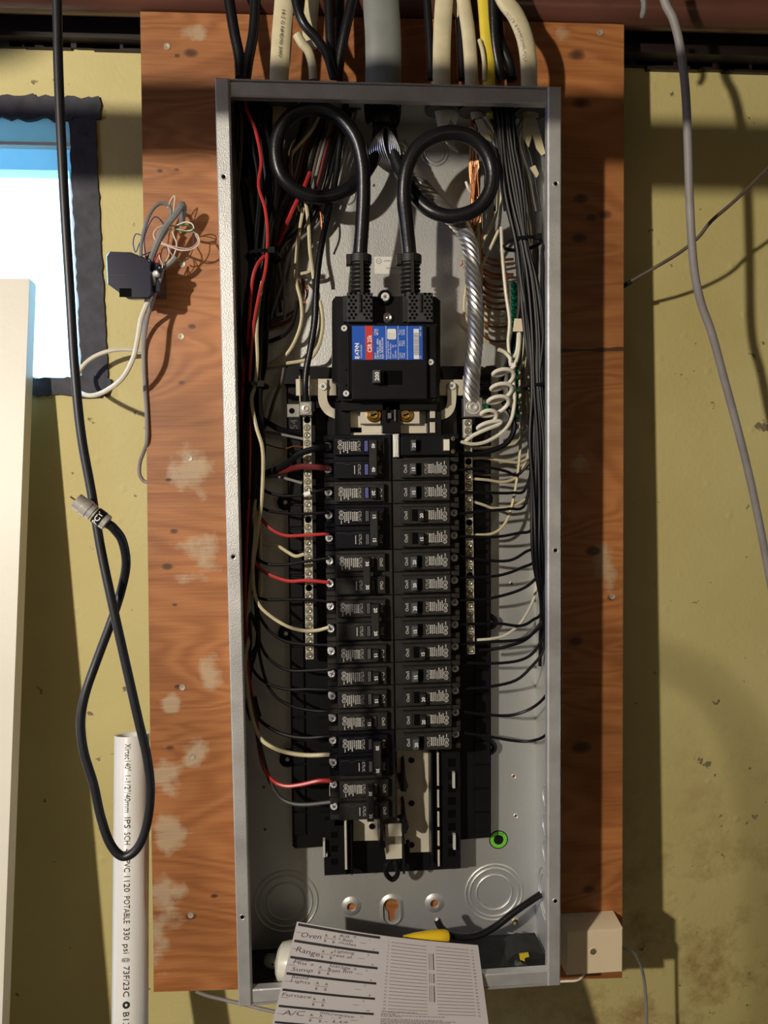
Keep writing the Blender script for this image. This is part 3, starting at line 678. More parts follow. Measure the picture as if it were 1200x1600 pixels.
# rating label
lx0, lz1 = pr(550, 509, 86.4); lx1, lz0 = pr(661, 562, 86.4)
LW, LH = lx1 - lx0, lz1 - lz0
def lab(u, v, o=.0): return (lx0 + u * LW, -.0863 - o, lz1 - v * LH)
LB = MB().cbox(lx0, lx1, lz0, lz1, -.0860, -.0863, .0002).build('rating_label', 'label_blue', MBK)
mb = MB(); mb.add([lab(.183, 1, .0001), lab(.288, 1, .0001), lab(.288, 0, .0001), lab(.183, 0, .0001)], [(0, 1, 2, 3)], False); mb.build('red_band', 'label_red', LB)
mb = MB()
def lt(body, u, v, size, bold=0, align='l', width=None):    # text reading upwards, starting at v
    o = lab(u, v, .0002); text(mb, body, size, lambda x, y: (o[0] - y, o[1], o[2] + x), bold, align, width)
lt('E', .065, .965, .0062, .035); lt('A', .065, .868, .0046, .03); lt('T', .065, .785, .0062, .035); lt('N', .065, .630, .0062, .035)
o = lab(.065, .668, .0002); disc(mb, 0, 0, .0010, lambda x, y: (o[0] + x, o[1], o[2] + y))
lt('Circuit Breaker', .122, .95, .0027, 0, 'l', .0145)
lt('CSR 25k', .243, .78, .0064, .02, 'l', .0185)
for i, (a_, b_) in enumerate((('200 A', '2 Pole'), ('120/240 V~  60Hz', '40°C'), ('Cat. CSR2200N', ''), ('Style 78C0CG1G03', ''))):
    u = .322 + i * .034; lt(a_, u, .97, .0029, .01, 'l', (.0065, .0215, .0195, .0225)[i])
    if b_: lt(b_, u, .28, .0029, .01, 'l', .0068)
for u in (.475, .645, .775): strip(mb, u * LW, u * LW + .0004, 0, LH, lambda x, y: (lx0 + x, -.0865, lz0 + y))
for i, s in enumerate(('Interrupting Capacity', 'RMS Sym. Amperes', 'Volt          kA', '120/240~    25')): lt(s, .50 + i * .036, .96, .0027, 0, 'l', (.0185, .0160, .0145, .0145)[i])
for v in (.96, .60, .27):
    for i, s in enumerate((('Terminal', 'Wire', 'CU/AL'), ('Wire', 'Size', '2-300'), ('Torque', 'Lb-In', '250'))[(.96, .60, .27).index(v)]): lt(s, .672 + i * .030, v, .0025, 0, 'l', .0060)
lt('CC', .965, .96, .0022); lt('0213', .965, .30, .0022); lt('000', .965, .12, .0022)
mb.build('lettering', 'print_white', LB)
mb = MB(); mb.add([lab(.868, .98, .0002), lab(.945, .98, .0002), lab(.945, .09, .0002), lab(.868, .09, .0002)], [(0, 1, 2, 3)], False); mb.build('barcode_field', 'label_white', LB)
mb = MB(); z = .86; random.seed(2)
while z > .21:
    t = U(.006, .016); mb.add([lab(.870, z, .0003), lab(.943, z, .0003), lab(.943, z - t, .0003), lab(.870, z - t, .0003)], [(0, 1, 2, 3)], False); z -= t + U(.007, .018)
mb.build('barcode_bars', 'print_blue_ink', LB)
mb = MB(); P = []
for (cx, cy) in ((.600, .36), (.600, .13), (.515, .13), (.515, .36)):
    q = [(.600, .36), (.600, .13), (.515, .13), (.515, .36)].index((cx, cy))
    for k in range(5): a = -math.pi/2 + q*math.pi/2 + k*math.pi/8; P.append(lab(cx + math.cos(a)*.02, cy - math.sin(a)*.04, .0003))
mb.add(P, [tuple(range(len(P)))], False); sk = mb.build('square_sticker', 'label_white', LB)
mb = MB()
for i, s in enumerate(('EATON', 'LISTED', 'CIRC BKR', 'UL')): 
    o = lab(.512 + i*.026, .375, .0004); text(mb, s, .0022, lambda x, y: (o[0] - y, o[1], o[2] + x), 0, 'l', .0062)
mb.build('sticker_lettering', 'print_grey', sk)

# vented terminal caps and corrugated sleeves of the main cables
def cap_mesh(name, px0, px1, y0, y1):
    x0, z1 = pr(px0, y0, 84); x1, z0 = pr(px1, y1, 84)
    c = MB().cbox(x0, x1, z0, z1, -.050, -.084, .001).build(name, mat('cap_grey', (.04, .04, .042), .45), MBK)
    mb = MB(); cx = (x0+x1)/2
    for r in range(8):
        for k in (-2.5, -1.5, 1.5, 2.5) if r % 2 == 0 else (-2, -1.0, 1.0, 2):
            if r < 6 and abs(k) < 1.3 and r % 2 == 0: continue
            mb.lathe((cx + k*.0047, -.0843, z0 + .004 + r*.0037), (0, -1, 0), [(.0016, -.0003), (.0016, 0), (0, .0001)], 8)
    mb.build('vent_holes', 'slot_black', c)
    rect('cap_rib', 'breaker_old', (px0+px1)/2 - 2, y0 + 2, (px0+px1)/2 + 2, y0 + 30, 87, 3, c)
    rect('cap_side', 'breaker_old', px0 - 6 if px0 < 600 else px0 - 8, y0 + 5, px0 + 1, y1, 74, 20, c)
cap_mesh('terminal_cap', 542, 583, 457, 503); cap_mesh('terminal_cap', 638, 677, 457, 503)
def sleeve(x0, x1):
    a, b = at(x0, 397, 70), at(x1, 458, 70); n = 9; prof = []
    L_ = (b - a).length
    for i in range(n):
        h = L_ * i / n; prof += [(.0088, h), (.0112, h + L_/n*.35), (.0112, h + L_/n*.65), (.0088, h + L_/n)]
    s = MB().lathe(a, b - a, prof, 22).build('corrugated_sleeve', 'breaker_old', MBK)
    m = MB(); c = (a+b)/2; m.obox(c + Vector((.001, -.011, -.002)), Vector((.0017, 0, 0)), Vector((0, .002, 0)), Vector((0, 0, L_*.5))); m.build('sleeve_rib', 'breaker_old', s)
    m = MB(); m.lathe(a + (b-a)*.02, b - a, [(.0088, 0), (.0124, .001), (.0124, .009), (.0088, .010)], 22); m.build('sleeve_band', 'breaker_old', s)
    m = MB(); m.cbox(a.x - .0155, a.x - .010, a.z - .013, a.z - .002, -.068, -.078); m.build('sleeve_buckle', 'breaker_old', s)
sleeve(563, 563); sleeve(641, 641)

# ---------------------------------------------------------------- branch breakers
ORD = ['first', 'second', 'third', 'fourth', 'fifth', 'sixth', 'seventh', 'eighth', 'ninth', 'tenth', 'eleventh', 'twelfth', 'thirteenth', 'fourteenth', 'fifteenth', 'sixteenth', 'seventeenth']
Z0 = .1188; PITCH = .0254
def pole_z(i): return Z0 - i * PITCH
def dz(a, b): return (min(a, b), max(a, b))
def breaker(side, i, poles, amps, state, new, label, blue=False, gfci=False):
    s = side; zc = [pole_z(i + k) for k in range(poles)]; zm = sum(zc) / poles
    T = thing('circuit_breaker', (XC + s * .040, -.040, min(zc) - .0125), label, 'circuit breaker', 'branch breakers in the ' + ('left' if s < 0 else 'right') + ' column')
    pm = 'breaker_new' if new else 'breaker_old'
    X = lambda u: XC + s * u / 1000
    mb = MB(); zt, zb = zc[0] + .0124, zc[-1] - .0124
    mb.cbox(X(.6), X(64), zb, zt, -.040, -.0785, .0007)
    for z in zc:
        for q in ((.0068, .0124), (-.0124, -.0070)): mb.cbox(X(64), X(74.5), z + q[0], z + q[1], -.045, -.0765, .0006)
        mb.box((X(64), -.062, z - .0068), (X(73), -.045, z + .0068))
    mb.build('body', pm, T)
    let = MB()
    for k, z in enumerate(zc):
        F = lambda tx, ty, u, y: (X(u) - s * ty, -y, z + s * tx)
        F1 = lambda u, y: (lambda tx, ty: (XC + s * (u / 1000 - ty), -y / 1000, z + s * tx))
        f = MB().cbox(X(9), X(63), z - .0098, z + .0095, -.0785, -.0858, .0008)
        if not gfci:
            f.cbox(X(9.8), X(19.5 if state == 'on' else 19), z - .0080, z + .0078, -.0858, -.0864, .0004)
        f.build('face', pm, T)
        if gfci:
            F1 = lambda u, y: (lambda tx, ty: (XC + s * (u / 1000 - ty), -y / 1000, z + tx))
            MB().cbox(X(10), X(63), z - .0106, z + .0106, -.0858, -.0872, .0006).build('cover_plate', pm, T)
            MB().cbox(X(26), X(31.5), z - .006, z + .006, -.087, -.0876, .0003).build('handle_slot', 'slot_black', T)
            h = MB().cbox(X(20), X(25), z - .0060, z + .0060, -.085, -.095, .0008).build('handle', 'handle_grey', T)
            m = MB(); text(m, '20', .0050, lambda tx, ty: (XC + s*.0225 - ty, -.0953, z + tx), .02); m.build('lettering', 'print_white', h)
            tb = MB().cbox(X(54.5), X(63), z - .0075, z + .0075, -.087, -.0885, .0005).build('button_frame', 'breaker_old', T)
            MB().cbox(X(55.7), X(62.3), z - .0060, z + .0062, -.088, -.0905, .0006).build('test_button', 'button_cream', T, label='cream test button')
            lb2 = MB().cbox(X(1), X(7.2), z - .0125, z + .0125, -.079, -.0868, .0012).build('end_label', 'label_white', T, label='white end label strip')
            m = MB()
            for q in (.0092, -.0095): text(m, '20', .0045, lambda tx, ty: (XC + s*.0041 + ty, -.0870, z + q - tx))
            strip(m, -.006, .006, -.0002, .0002, lambda tx, ty: (XC + s*.0041 + ty, -.0870, z + tx)); m.build('lettering', 'print_grey', lb2)
            for q in (.0072, -.0068): MB().lathe((X(68), -.0765, z + q), (0, -1, 0), [(.0026, 0), (.0024, .0008), (0, .0006)], 10).build('terminal_screw', 'alu', T)
            continue
        on = state == 'on'
        hu = (18.5, 25) if on else (27, 33)
        su = (24.5, 31.5) if on else (20.5, 27.5)
        MB().cbox(X(su[0]), X(su[1]), z - .0064, z + .0064, -.0858, -.0862, .0002).build('handle_slot', 'slot_black', T)
        if blue or s < 0: MB().cbox(X(su[0] + (2.0 if on else 1)), X(su[1] - (1.0 if on else 2)), z - .0058, z + .0058, -.086, -.0872, .0005).build('handle_cam', 'handle_blue' if blue else 'handle_grey' , T)
        h = MB().cbox(X(hu[0]), X(hu[1]), z - .0060, z + .0060, -.085, -.0945, .0009).build('handle', 'handle_grey' if (on and s > 0) else pm, T)
        m = MB(); yy = 94.7 if poles == 1 else 99.2
        hc = (hu[0] + hu[1]) / 2
        text(m, amps, .0052, F1(hc, yy), .02); m.build('lettering', 'print_white', h)
        text(let, 'On/I', .0050, F1(13.8, 86.7), .01, width=.0088)
        full = k == 0
        text(let, 'CTL/C', .0042, F1(36.5, 86.1), .005, width=.0112)
        if full:
            for j, (u, wd) in enumerate(((39.8, .0098), (42.2, .0098), (44.3, .0105), (46.6, .0085), (48.9, .0112), (51.0, .0100), (53.1, .0108))):
                random.seed(j)
                x = -.0052 + U(0, .0006)
                while x < -.0052 + wd:
                    q = U(.0007, .0018); strip(let, x, x + q, -.00065 if j else -.0011, .00065 if j else .0009, F1(u, 86.1)); x += q + .0004
            for q, r in ((-.0042, .0024), (.0008, .0027)):
                disc(let, q, 0, r, F1(56.8, 86.1), r * .74); text(let, 'UL' if q > 0 else 'SA', .0024, F1(56.8, 86.1) if False else (lambda tx, ty, q=q: F1(56.8, 86.1)(tx + q, ty)), .01)
            strip(let, .0045, .0082, -.0005, .0004, F1(56.8, 86.1))
        else:
            strip(let, -.0046, .0050, -.0005, .0004, F1(41.5, 86.1))
        for q in ((.0088,) if not new else ()):
            pass
        # moulded line around the rating field
        m = MB(); y0 = s * -.0074
        for a_, b_, c_ in ((37 if not on else 34, 46, y0), (46, 52, y0 + s * .0016), (52, 62, y0)):
            m.box((X(a_), -.0858, z + c_ - .00012), (X(b_), -.08605, z + c_ + .00012))
        m.build('moulded_ridge', 'handle_grey', T)
        # terminal screw in the notch
        c = Vector((X(70), -.0625, z + .0005))
        sc_ = MB().lathe(c, (0, -1, 0), [(.0046, 0), (.0044, .0085 if s < 0 else .005), (.0034, .0100 if s < 0 else .006), (.0012, .0094 if s < 0 else .0055), (0, .009 if s < 0 else .005)], 14).build('terminal_screw', 'screw_zinc', T)
        m = MB(); yy = c.y - (.0102 if s < 0 else .0063); q = U(0, 3)
        m.obox((c.x, yy, c.z), Vector((math.cos(q)*.0026, 0, math.sin(q)*.0026)), Vector((0, .0003, 0)), Vector((-math.sin(q)*.0004, 0, math.cos(q)*.0004)))
        m.obox((c.x, yy, c.z), Vector((-math.sin(q)*.0022, 0, math.cos(q)*.0022)), Vector((0, .0003, 0)), Vector((math.cos(q)*.0004, 0, math.sin(q)*.0004)))
        m.build('screw_slot', 'dark_steel', sc_)
        if s < 0 and i == 13:
            MB().lathe((X(70), -.0625, z - .0085), (0, -1, 0), [(.0026, 0), (.0026, .004), (.0016, .005), (0, .0045)], 10).build('clamp_screw', 'alu', T)
    if not gfci: let.build('lettering', 'print_grey', T)
    if poles == 2:
        on = state == 'on'; hu = (17.5, 26) if on else (26.5, 34)
        MB().cbox(X(hu[0]), X(hu[1]), zc[1] - .0066, zc[0] + .0066, -.0945, -.099, .0010).build('handle_tie', 'breaker_old' if not new else 'breaker_old', T)
    return T
left = [(0, 2, '40', 'on', 1, 1), (2, 1, '20', 'on', 0, 1), (3, 2, '15', 'on', 1, 0), (5, 2, '30', 'off', 0, 0), (7, 2, '20', 'on', 0, 0), (9, 1, '15', 'on', 0, 0), (10, 1, '15', 'on', 0, 0), (11, 1, '15', 'on', 0, 0), (12, 1, '15', 'off', 0, 0), (13, 2, '30', 'on', 1, 0), (15, 2, '30', 'off', 0, 0)]
for n, (i, p, a, st_, nw, bl) in enumerate(left):
    extra = {0: ' with blue handle cams', 1: ' with blue cam'}.get(n, '')
    breaker(-1, i, p, a, st_, nw, '%s %s breaker from the top in the left column, marked %s%s' % (ORD[n], 'double' if p == 2 else 'single', a, extra) if n not in (1, 2) else '%s breaker marked %s, %s from the top in the left column%s' % ('single' if p == 1 else 'double', a, ORD[n], extra), blue=bool(bl))
o = breaker(1, 0, 1, '20', 'on', 1, 'top breaker of the right column with cream test button and white end label', gfci=True)
right = [('15', 'on'), ('15', 'on'), ('20', 'off'), ('15', 'off'), ('20', 'on'), ('20', 'on'), ('20', 'on'), ('15', 'on'), ('15', 'off'), ('15', 'on'), ('20', 'off'), ('20', 'off'), ('20', 'on')]
for k, (a, st_) in enumerate(right):
    breaker(1, k + 1, 1, a, st_, 0, 'single breaker marked %s, %s from the top in the right column' % (a, ORD[k + 1]))

# ---------------------------------------------------------------- wires
def wire(label, m, r, L, name='wire', cat='wire', group=None, n=7, sm=5, flat=1.0, extra=None):
    P = pts(L, sm)
    if name in ('circuit_wire', 'bundle_wire', 'spare_wire', 'neutral_wire', 'ground_wire'):      # keep inside the enclosure walls
        q = .1782 - r / 1000
        P = [Vector((max(-q, min(q, p.x)), min(p.y, -.0024 - r / 1000), min(p.z, H2 - .002))) for p in P]
    mb = MB(); mb.tube(P, r / 1000, n, flat=flat); o = mb.build(name, m, label=label, cat=cat, group=group); return o
random.seed(11)
# right-hand feeds: from the breaker terminal out to the bundle and up to the top wall
RB = [(963, 849), (880, 849), (780, 845), (690, 842), (605, 838), (520, 836), (440, 826), (380, 815), (300, 802), (220, 792), (150, 786)]
RF = {1: [(714, 735, 66), (762, 731, 62), (790, 736, 55), (812, 740, 52)], 2: [(714, 769, 66), (765, 770, 62), (800, 770, 56), (822, 762, 52)],
      3: [(714, 803, 66), (765, 798, 62), (795, 795, 58), (822, 785, 54)], 4: [(714, 838, 66), (772, 839, 60), (810, 833, 56), (832, 826, 54)],
      5: [(714, 868, 66), (755, 875, 60), (795, 876, 58), (820, 863, 56), (836, 848, 54)], 6: [(714, 902, 66), (775, 900, 60), (815, 887, 56), (838, 868, 54)],
      7: [(715, 938, 66), (765, 935, 60), (812, 922, 58), (836, 905, 56), (845, 885, 54)], 8: [(717, 976, 66), (775, 974, 60), (812, 978, 58), (832, 969, 56), (846, 952, 54)],
      9: [(719, 1006, 66), (765, 1003, 60), (815, 999, 58), (838, 985, 56), (848, 965, 54)], 10: [(722, 1036, 62), (785, 1036, 58), (822, 1028, 56), (842, 1008, 54), (850, 980, 52)],
      11: [(727, 1076, 60), (765, 1073, 58), (806, 1063, 56), (832, 1040, 54), (848, 1018, 52), (852, 985, 52)], 12: [(722, 1112, 60), (755, 1116, 58), (795, 1118, 56), (828, 1108, 62), (852, 1088, 78), (862, 1060, 88), (863, 1000, 88)],
      13: [(722, 1145, 60), (765, 1151, 58), (800, 1157, 56), (828, 1158, 62), (852, 1149, 78), (862, 1125, 88), (863, 1010, 88)]}
for i, L in RF.items():
    lx = U(-1, 1); ld_ = U(0, 1); y0 = L[-1][1] - 18; P = list(L); ph = U(0, 6)
    for (y, x) in RB:
        if y > y0: continue
        if (i >= 12 and y > 800): continue
        spread = 6.5 if y in (605, 380) else 12
        P.append((min(856, x + lx * spread + math.sin(y * .02 + ph) * 2.2), y, 46 + 26 * ld_ + 3 * math.sin(y * .017 + ph)))
    P.append((786 + lx * 10, 128, 55))
    wire('black wire looping right from the breaker %s from the top of the right column' % ORD[i], 'wire_black', 1.75, P, 'circuit_wire', 'wire', 'black wires of the right bundle')
wire('shiny black spare wire curving under the right bundle beside the tenth right breaker', 'wire_black', 2.0, [(748, 1016, 52), (765, 1015, 52), (792, 1010, 54), (820, 1000, 54), (840, 980, 54), (852, 950, 52), (850, 850, 50), (842, 700, 50), (836, 600, 50), (832, 500, 50), (810, 380, 50), (795, 200, 50), (790, 128, 50)], 'spare_wire', 'wire')
wire('stiff black wire bending below the white coil to the top right breaker', 'wire_black', 3.1, [(714, 708, 66), (735, 710, 60), (762, 706, 58), (790, 694, 58), (803, 672, 56), (800, 648, 54), (788, 630, 50), (782, 600, 40), (800, 540, 35), (812, 460, 35), (800, 300, 36), (790, 128, 40)], 'circuit_wire', 'wire')
wn = 0
for lane in range(34):                     # wires of the right bundle that run on behind the others
    lx = -1 + 2 * (lane % 17) / 16; ph = U(0, 6); P = []
    for (y, x) in RB:
        if y > 880: continue
        spread = 7 if y in (605, 380) else 13.5
        P.append((min(857, x + lx * spread + math.sin(y * .02 + ph) * 2.5), y, (28 + 36 * abs(math.sin(lane * 2.1))) if lane < 17 else 60 + 14 * abs(math.sin(lane * 1.3)) ))
    P.insert(0, (852, 960, 40)); P.insert(0, (856, 1040, 34)) ; P.append((788 + lx * 14, 128, 50))
    wire('black wire running down the right bundle without turning to a breaker in view', 'wire_black', 1.95, P, 'bundle_wire', 'wire', 'long black wires packed in the right bundle')
# grey and tan wires beside the right flange
TAN = [(870, 1), (845, 0)]
for k, (c, xs) in enumerate((('wire_brown', (822, 835, 846, 852, 856)), ('wire_cream', (818, 826, 838, 846, 850)), ('wire_brown', (826, 838, 850, 856, 857)), ('wire_brown', (815, 830, 842, 855, 856)), ('wire_cream', (812, 824, 834, 850, 855)))):
    wire(['brown wire hugging the right flange behind the black bundle', 'cream wire slanting behind the black bundle beside the right flange', 'brown wire tight along the right side wall', 'second brown wire deeper behind the black bundle at right', 'cream wire lowest behind the black bundle at right'][k], c, 1.7,
         [(812, 215, 50), (xs[0], 290, 34), (xs[1], 380, 26), (xs[2], 440, 22), (xs[3], 560, 20), (xs[4], 700, 18), (xs[4] - 4, 880 - 20*k, 14)], 'neutral_wire', 'wire')
# white and tan wires that come down and turn left to the right neutral bar
NB = [(707, 816, 1), (722, 822, 0), (748, 812, 1), (790, 826, 0), (837, 808, 1)]
TW = [([(738, 700, 44), (760, 700, 42), (790, 696, 38), (812, 688, 34), (832, 655, 28)], 'wire_cream', 'tan wire entering the right neutral bar just under the white coil'),
      ([(738, 716, 44), (760, 716, 42), (790, 721, 38), (812, 722, 34), (828, 712, 30), (836, 690, 26)], 'wire_cream', 'tan wire entering the right neutral bar beside the test-button breaker'),
      ([(738, 739, 44), (765, 742, 40), (795, 742, 36), (815, 735, 32), (830, 715, 28)], 'wire_brown', 'brown wire entering the right neutral bar beside the second breaker'),
      ([(738, 748, 44), (762, 750, 42), (785, 753, 38), (806, 746, 34), (822, 720, 30), (828, 690, 28)], 'wire_cream', 'tan wire sagging to the right neutral bar beside the second breaker'),
      ([(740, 784, 44), (756, 789, 42), (772, 794, 40), (800, 791, 36), (822, 778, 32), (836, 750, 28)], 'wire_cream', 'tan wire sagging to the right neutral bar beside the third breaker'),
      ([(740, 836, 44), (768, 834, 42), (786, 822, 40), (797, 800, 38), (806, 760, 36), (813, 700, 34), (813, 640, 34)], 'wire_cream', 'tan wire rising steeply from the right neutral bar beside the fourth breaker'),
      ([(745, 1000, 44), (768, 998, 42), (790, 992, 38), (812, 975, 34), (830, 945, 28), (838, 915, 24), (836, 850, 20), (833, 780, 18)], 'wire_white', 'white wire curving up from the bottom of the right neutral bar')]
for L, c, lab_ in TW:
    L = list(L); x, y, d = L[-1]
    if y > 560: L += [(x - 4 if x > 820 else x, y - 60, d), (822 if x > 820 else 818, 560, 28), (822, 470, 28), (830, 380, 26), (820, 260, 36), (812, 205, 46)]
    wire(lab_, c, 1.75, L, 'neutral_wire', 'wire', 'light wires to the right neutral bar')
# white pigtail coil
C = [(724, 692, 64), (740, 680, 66), (762, 670, 68), (778, 664, 66)]
P = [at(*c) for c in C]; steps = 90
ctr = [(772, 668), (758, 656), (775, 638), (780, 622), (784, 606), (786, 588), (790, 570)]
cp = spline([at(x, y, 62) for x, y in ctr], 8)
tot = len(cp)
for i in range(steps + 1):
    t = i / steps; q = t * (tot - 1); j = min(int(q), tot - 2); c = cp[j].lerp(cp[j+1], q - j); a = t * 2*math.pi*4.8 + 1.0
    P.append(c + Vector((math.cos(a) * .0125, -.006 * math.sin(a), math.sin(a) * .0058 + math.cos(a) * .003)))
P += [at(798, 570, 56), at(797, 560, 54), at(788, 550, 52), at(778, 546, 52)]
MB().tube(spline(P, 2), .0023, 8).build('pigtail_wire', 'wire_white', label='white pigtail wire wound into a coil beside the right neutral lug', cat='wire')
wire('white wire sweeping from above around to the test-button breaker', 'wire_white', 2.1, [(720, 690, 68), (738, 694, 66), (760, 690, 64), (785, 675, 62), (799, 655, 60), (804, 625, 58), (802, 595, 56), (803, 575, 54), (809, 556, 52), (812, 530, 50), (811, 516, 48)], 'neutral_wire', 'wire')
wire('white wire hanging straight down and hooking up under the label tag', 'wire_white', 1.9, [(783, 355, 40), (785, 400, 44), (790, 455, 46), (796, 500, 46), (794, 535, 46), (797, 556, 46), (803, 558, 46), (808, 545, 46), (810, 520, 46)], 'neutral_wire', 'wire')
mb = MB(); a = at(811, 508, 52); mb.obox(a, Vector((.0062, 0, 0)), Vector((0, .0006, 0)), Vector((.001, 0, .0072))); mb.build('wire_tag', 'beige', label='small tan tag folded on white wire beside the green ground bar', cat='tag')
# green ground bar
GB = thing('ground_bar', at(805, 655, 10), 'green-screwed ground bar fixed to the back panel by the right bundle', 'terminal bar')
a, b = at(803, 440, 20), at(808, 655, 20)
mb = MB(); mb.add([(c.x + sx*.0045, y, c.z) for c in (a, b) for (sx, y) in ((-1, -.004), (1, -.004), (1, -.016), (-1, -.016))], [(0,1,5,4),(1,2,6,5),(2,3,7,6),(3,0,4,7),(3,2,1,0),(4,5,6,7)], False); mb.build('bar', 'alu', GB)
for i in range(21):
    t = (i + .5) / 21; c = a.lerp(b, t); MB().lathe((c.x, -.016, c.z), (0, -1, 0), [(.0040, 0), (.0040, .003), (.0028, .0042), (.001, .0036), (0, .0036)], 10).build('ground_screw', 'green_screw', GB)
# bare copper grounds fanning across to the ground bar
random.seed(21)
for i in range(14):
    y = 404 + i * 9.6 + U(-2, 2); x0 = 748 + U(-2, 3) + i * .4
    c = 'copper' if i not in (9, 10, 12) else 'wire_cream'
    P = [(742 + U(-8, 14), 165 + U(0, 40), 40), (738 + U(-4, 12), 262 + U(-8, 8), 34), (741 + U(-4, 10), 330, 24 + U(0, 8)), (747 + U(-3, 8), y - 48, 16 + U(0, 6)), (752 + U(-1, 3), y - 10, 14), (770, y + 3, 14 + U(0, 4)), (802, y + 2 + U(-2, 2), 13)]
    wire(('bare copper wire fanning right into the ground bar, %s of the fan from the top' % ORD[i] if c == 'copper' else '%s cream wire among the copper grounds above the lug' % ({9: 'upper', 10: 'middle', 12: 'lowest'}[i])), c, 1.6, P, 'ground_wire', 'wire', 'bare copper ground wires' if c == 'copper' else None, 6)
wire('cream wire bowing out left of the braided aluminium cable', 'wire_cream', 1.7, [(733, 430, 20), (728, 450, 18), (725, 480, 18), (730, 500, 20), (740, 515, 16)], 'neutral_wire', 'wire')
wire('curved cream wire crossing bare steel above the white coil', 'wire_cream', 1.6, [(748, 524, 14), (765, 534, 14), (785, 540, 14), (798, 538, 14)], 'neutral_wire', 'wire')
for k, L in enumerate(([(752, 388, 30), (757, 372, 32), (766, 355, 34), (776, 330, 36), (784, 250, 40)], [(748, 430, 26), (758, 405, 28), (772, 375, 32), (780, 352, 36), (784, 300, 40)])):
    wire('%s cream wire rising between the copper grounds and black bundle' % ('short' if k == 0 else 'long'), 'wire_cream', 1.8, L, 'neutral_wire', 'wire')
wire('white wire standing up in front of the copper strands inside the right loop', 'wire_white', 1.6, [(728, 284, 40), (732, 295, 40), (738, 305, 38), (742, 330, 34)], 'neutral_wire', 'wire')
random.seed(4)
for k in range(7):
    wire('loose bright copper strand bunched behind the right cable loop', 'copper', .7, [(735 + U(0, 10), 255 + U(0, 10), 44), (740 + U(-5, 10), 300, 40), (738 + U(-4, 12), 340, 34), (737 + U(0, 10), 356 + U(-8, 4), 32), (730 + U(-8, 4), 400, 22), (722 + U(-3, 3), 415 + U(-10, 8), 20)], 'copper_strand', 'wire', 'bright copper strands behind the right loop', 5)

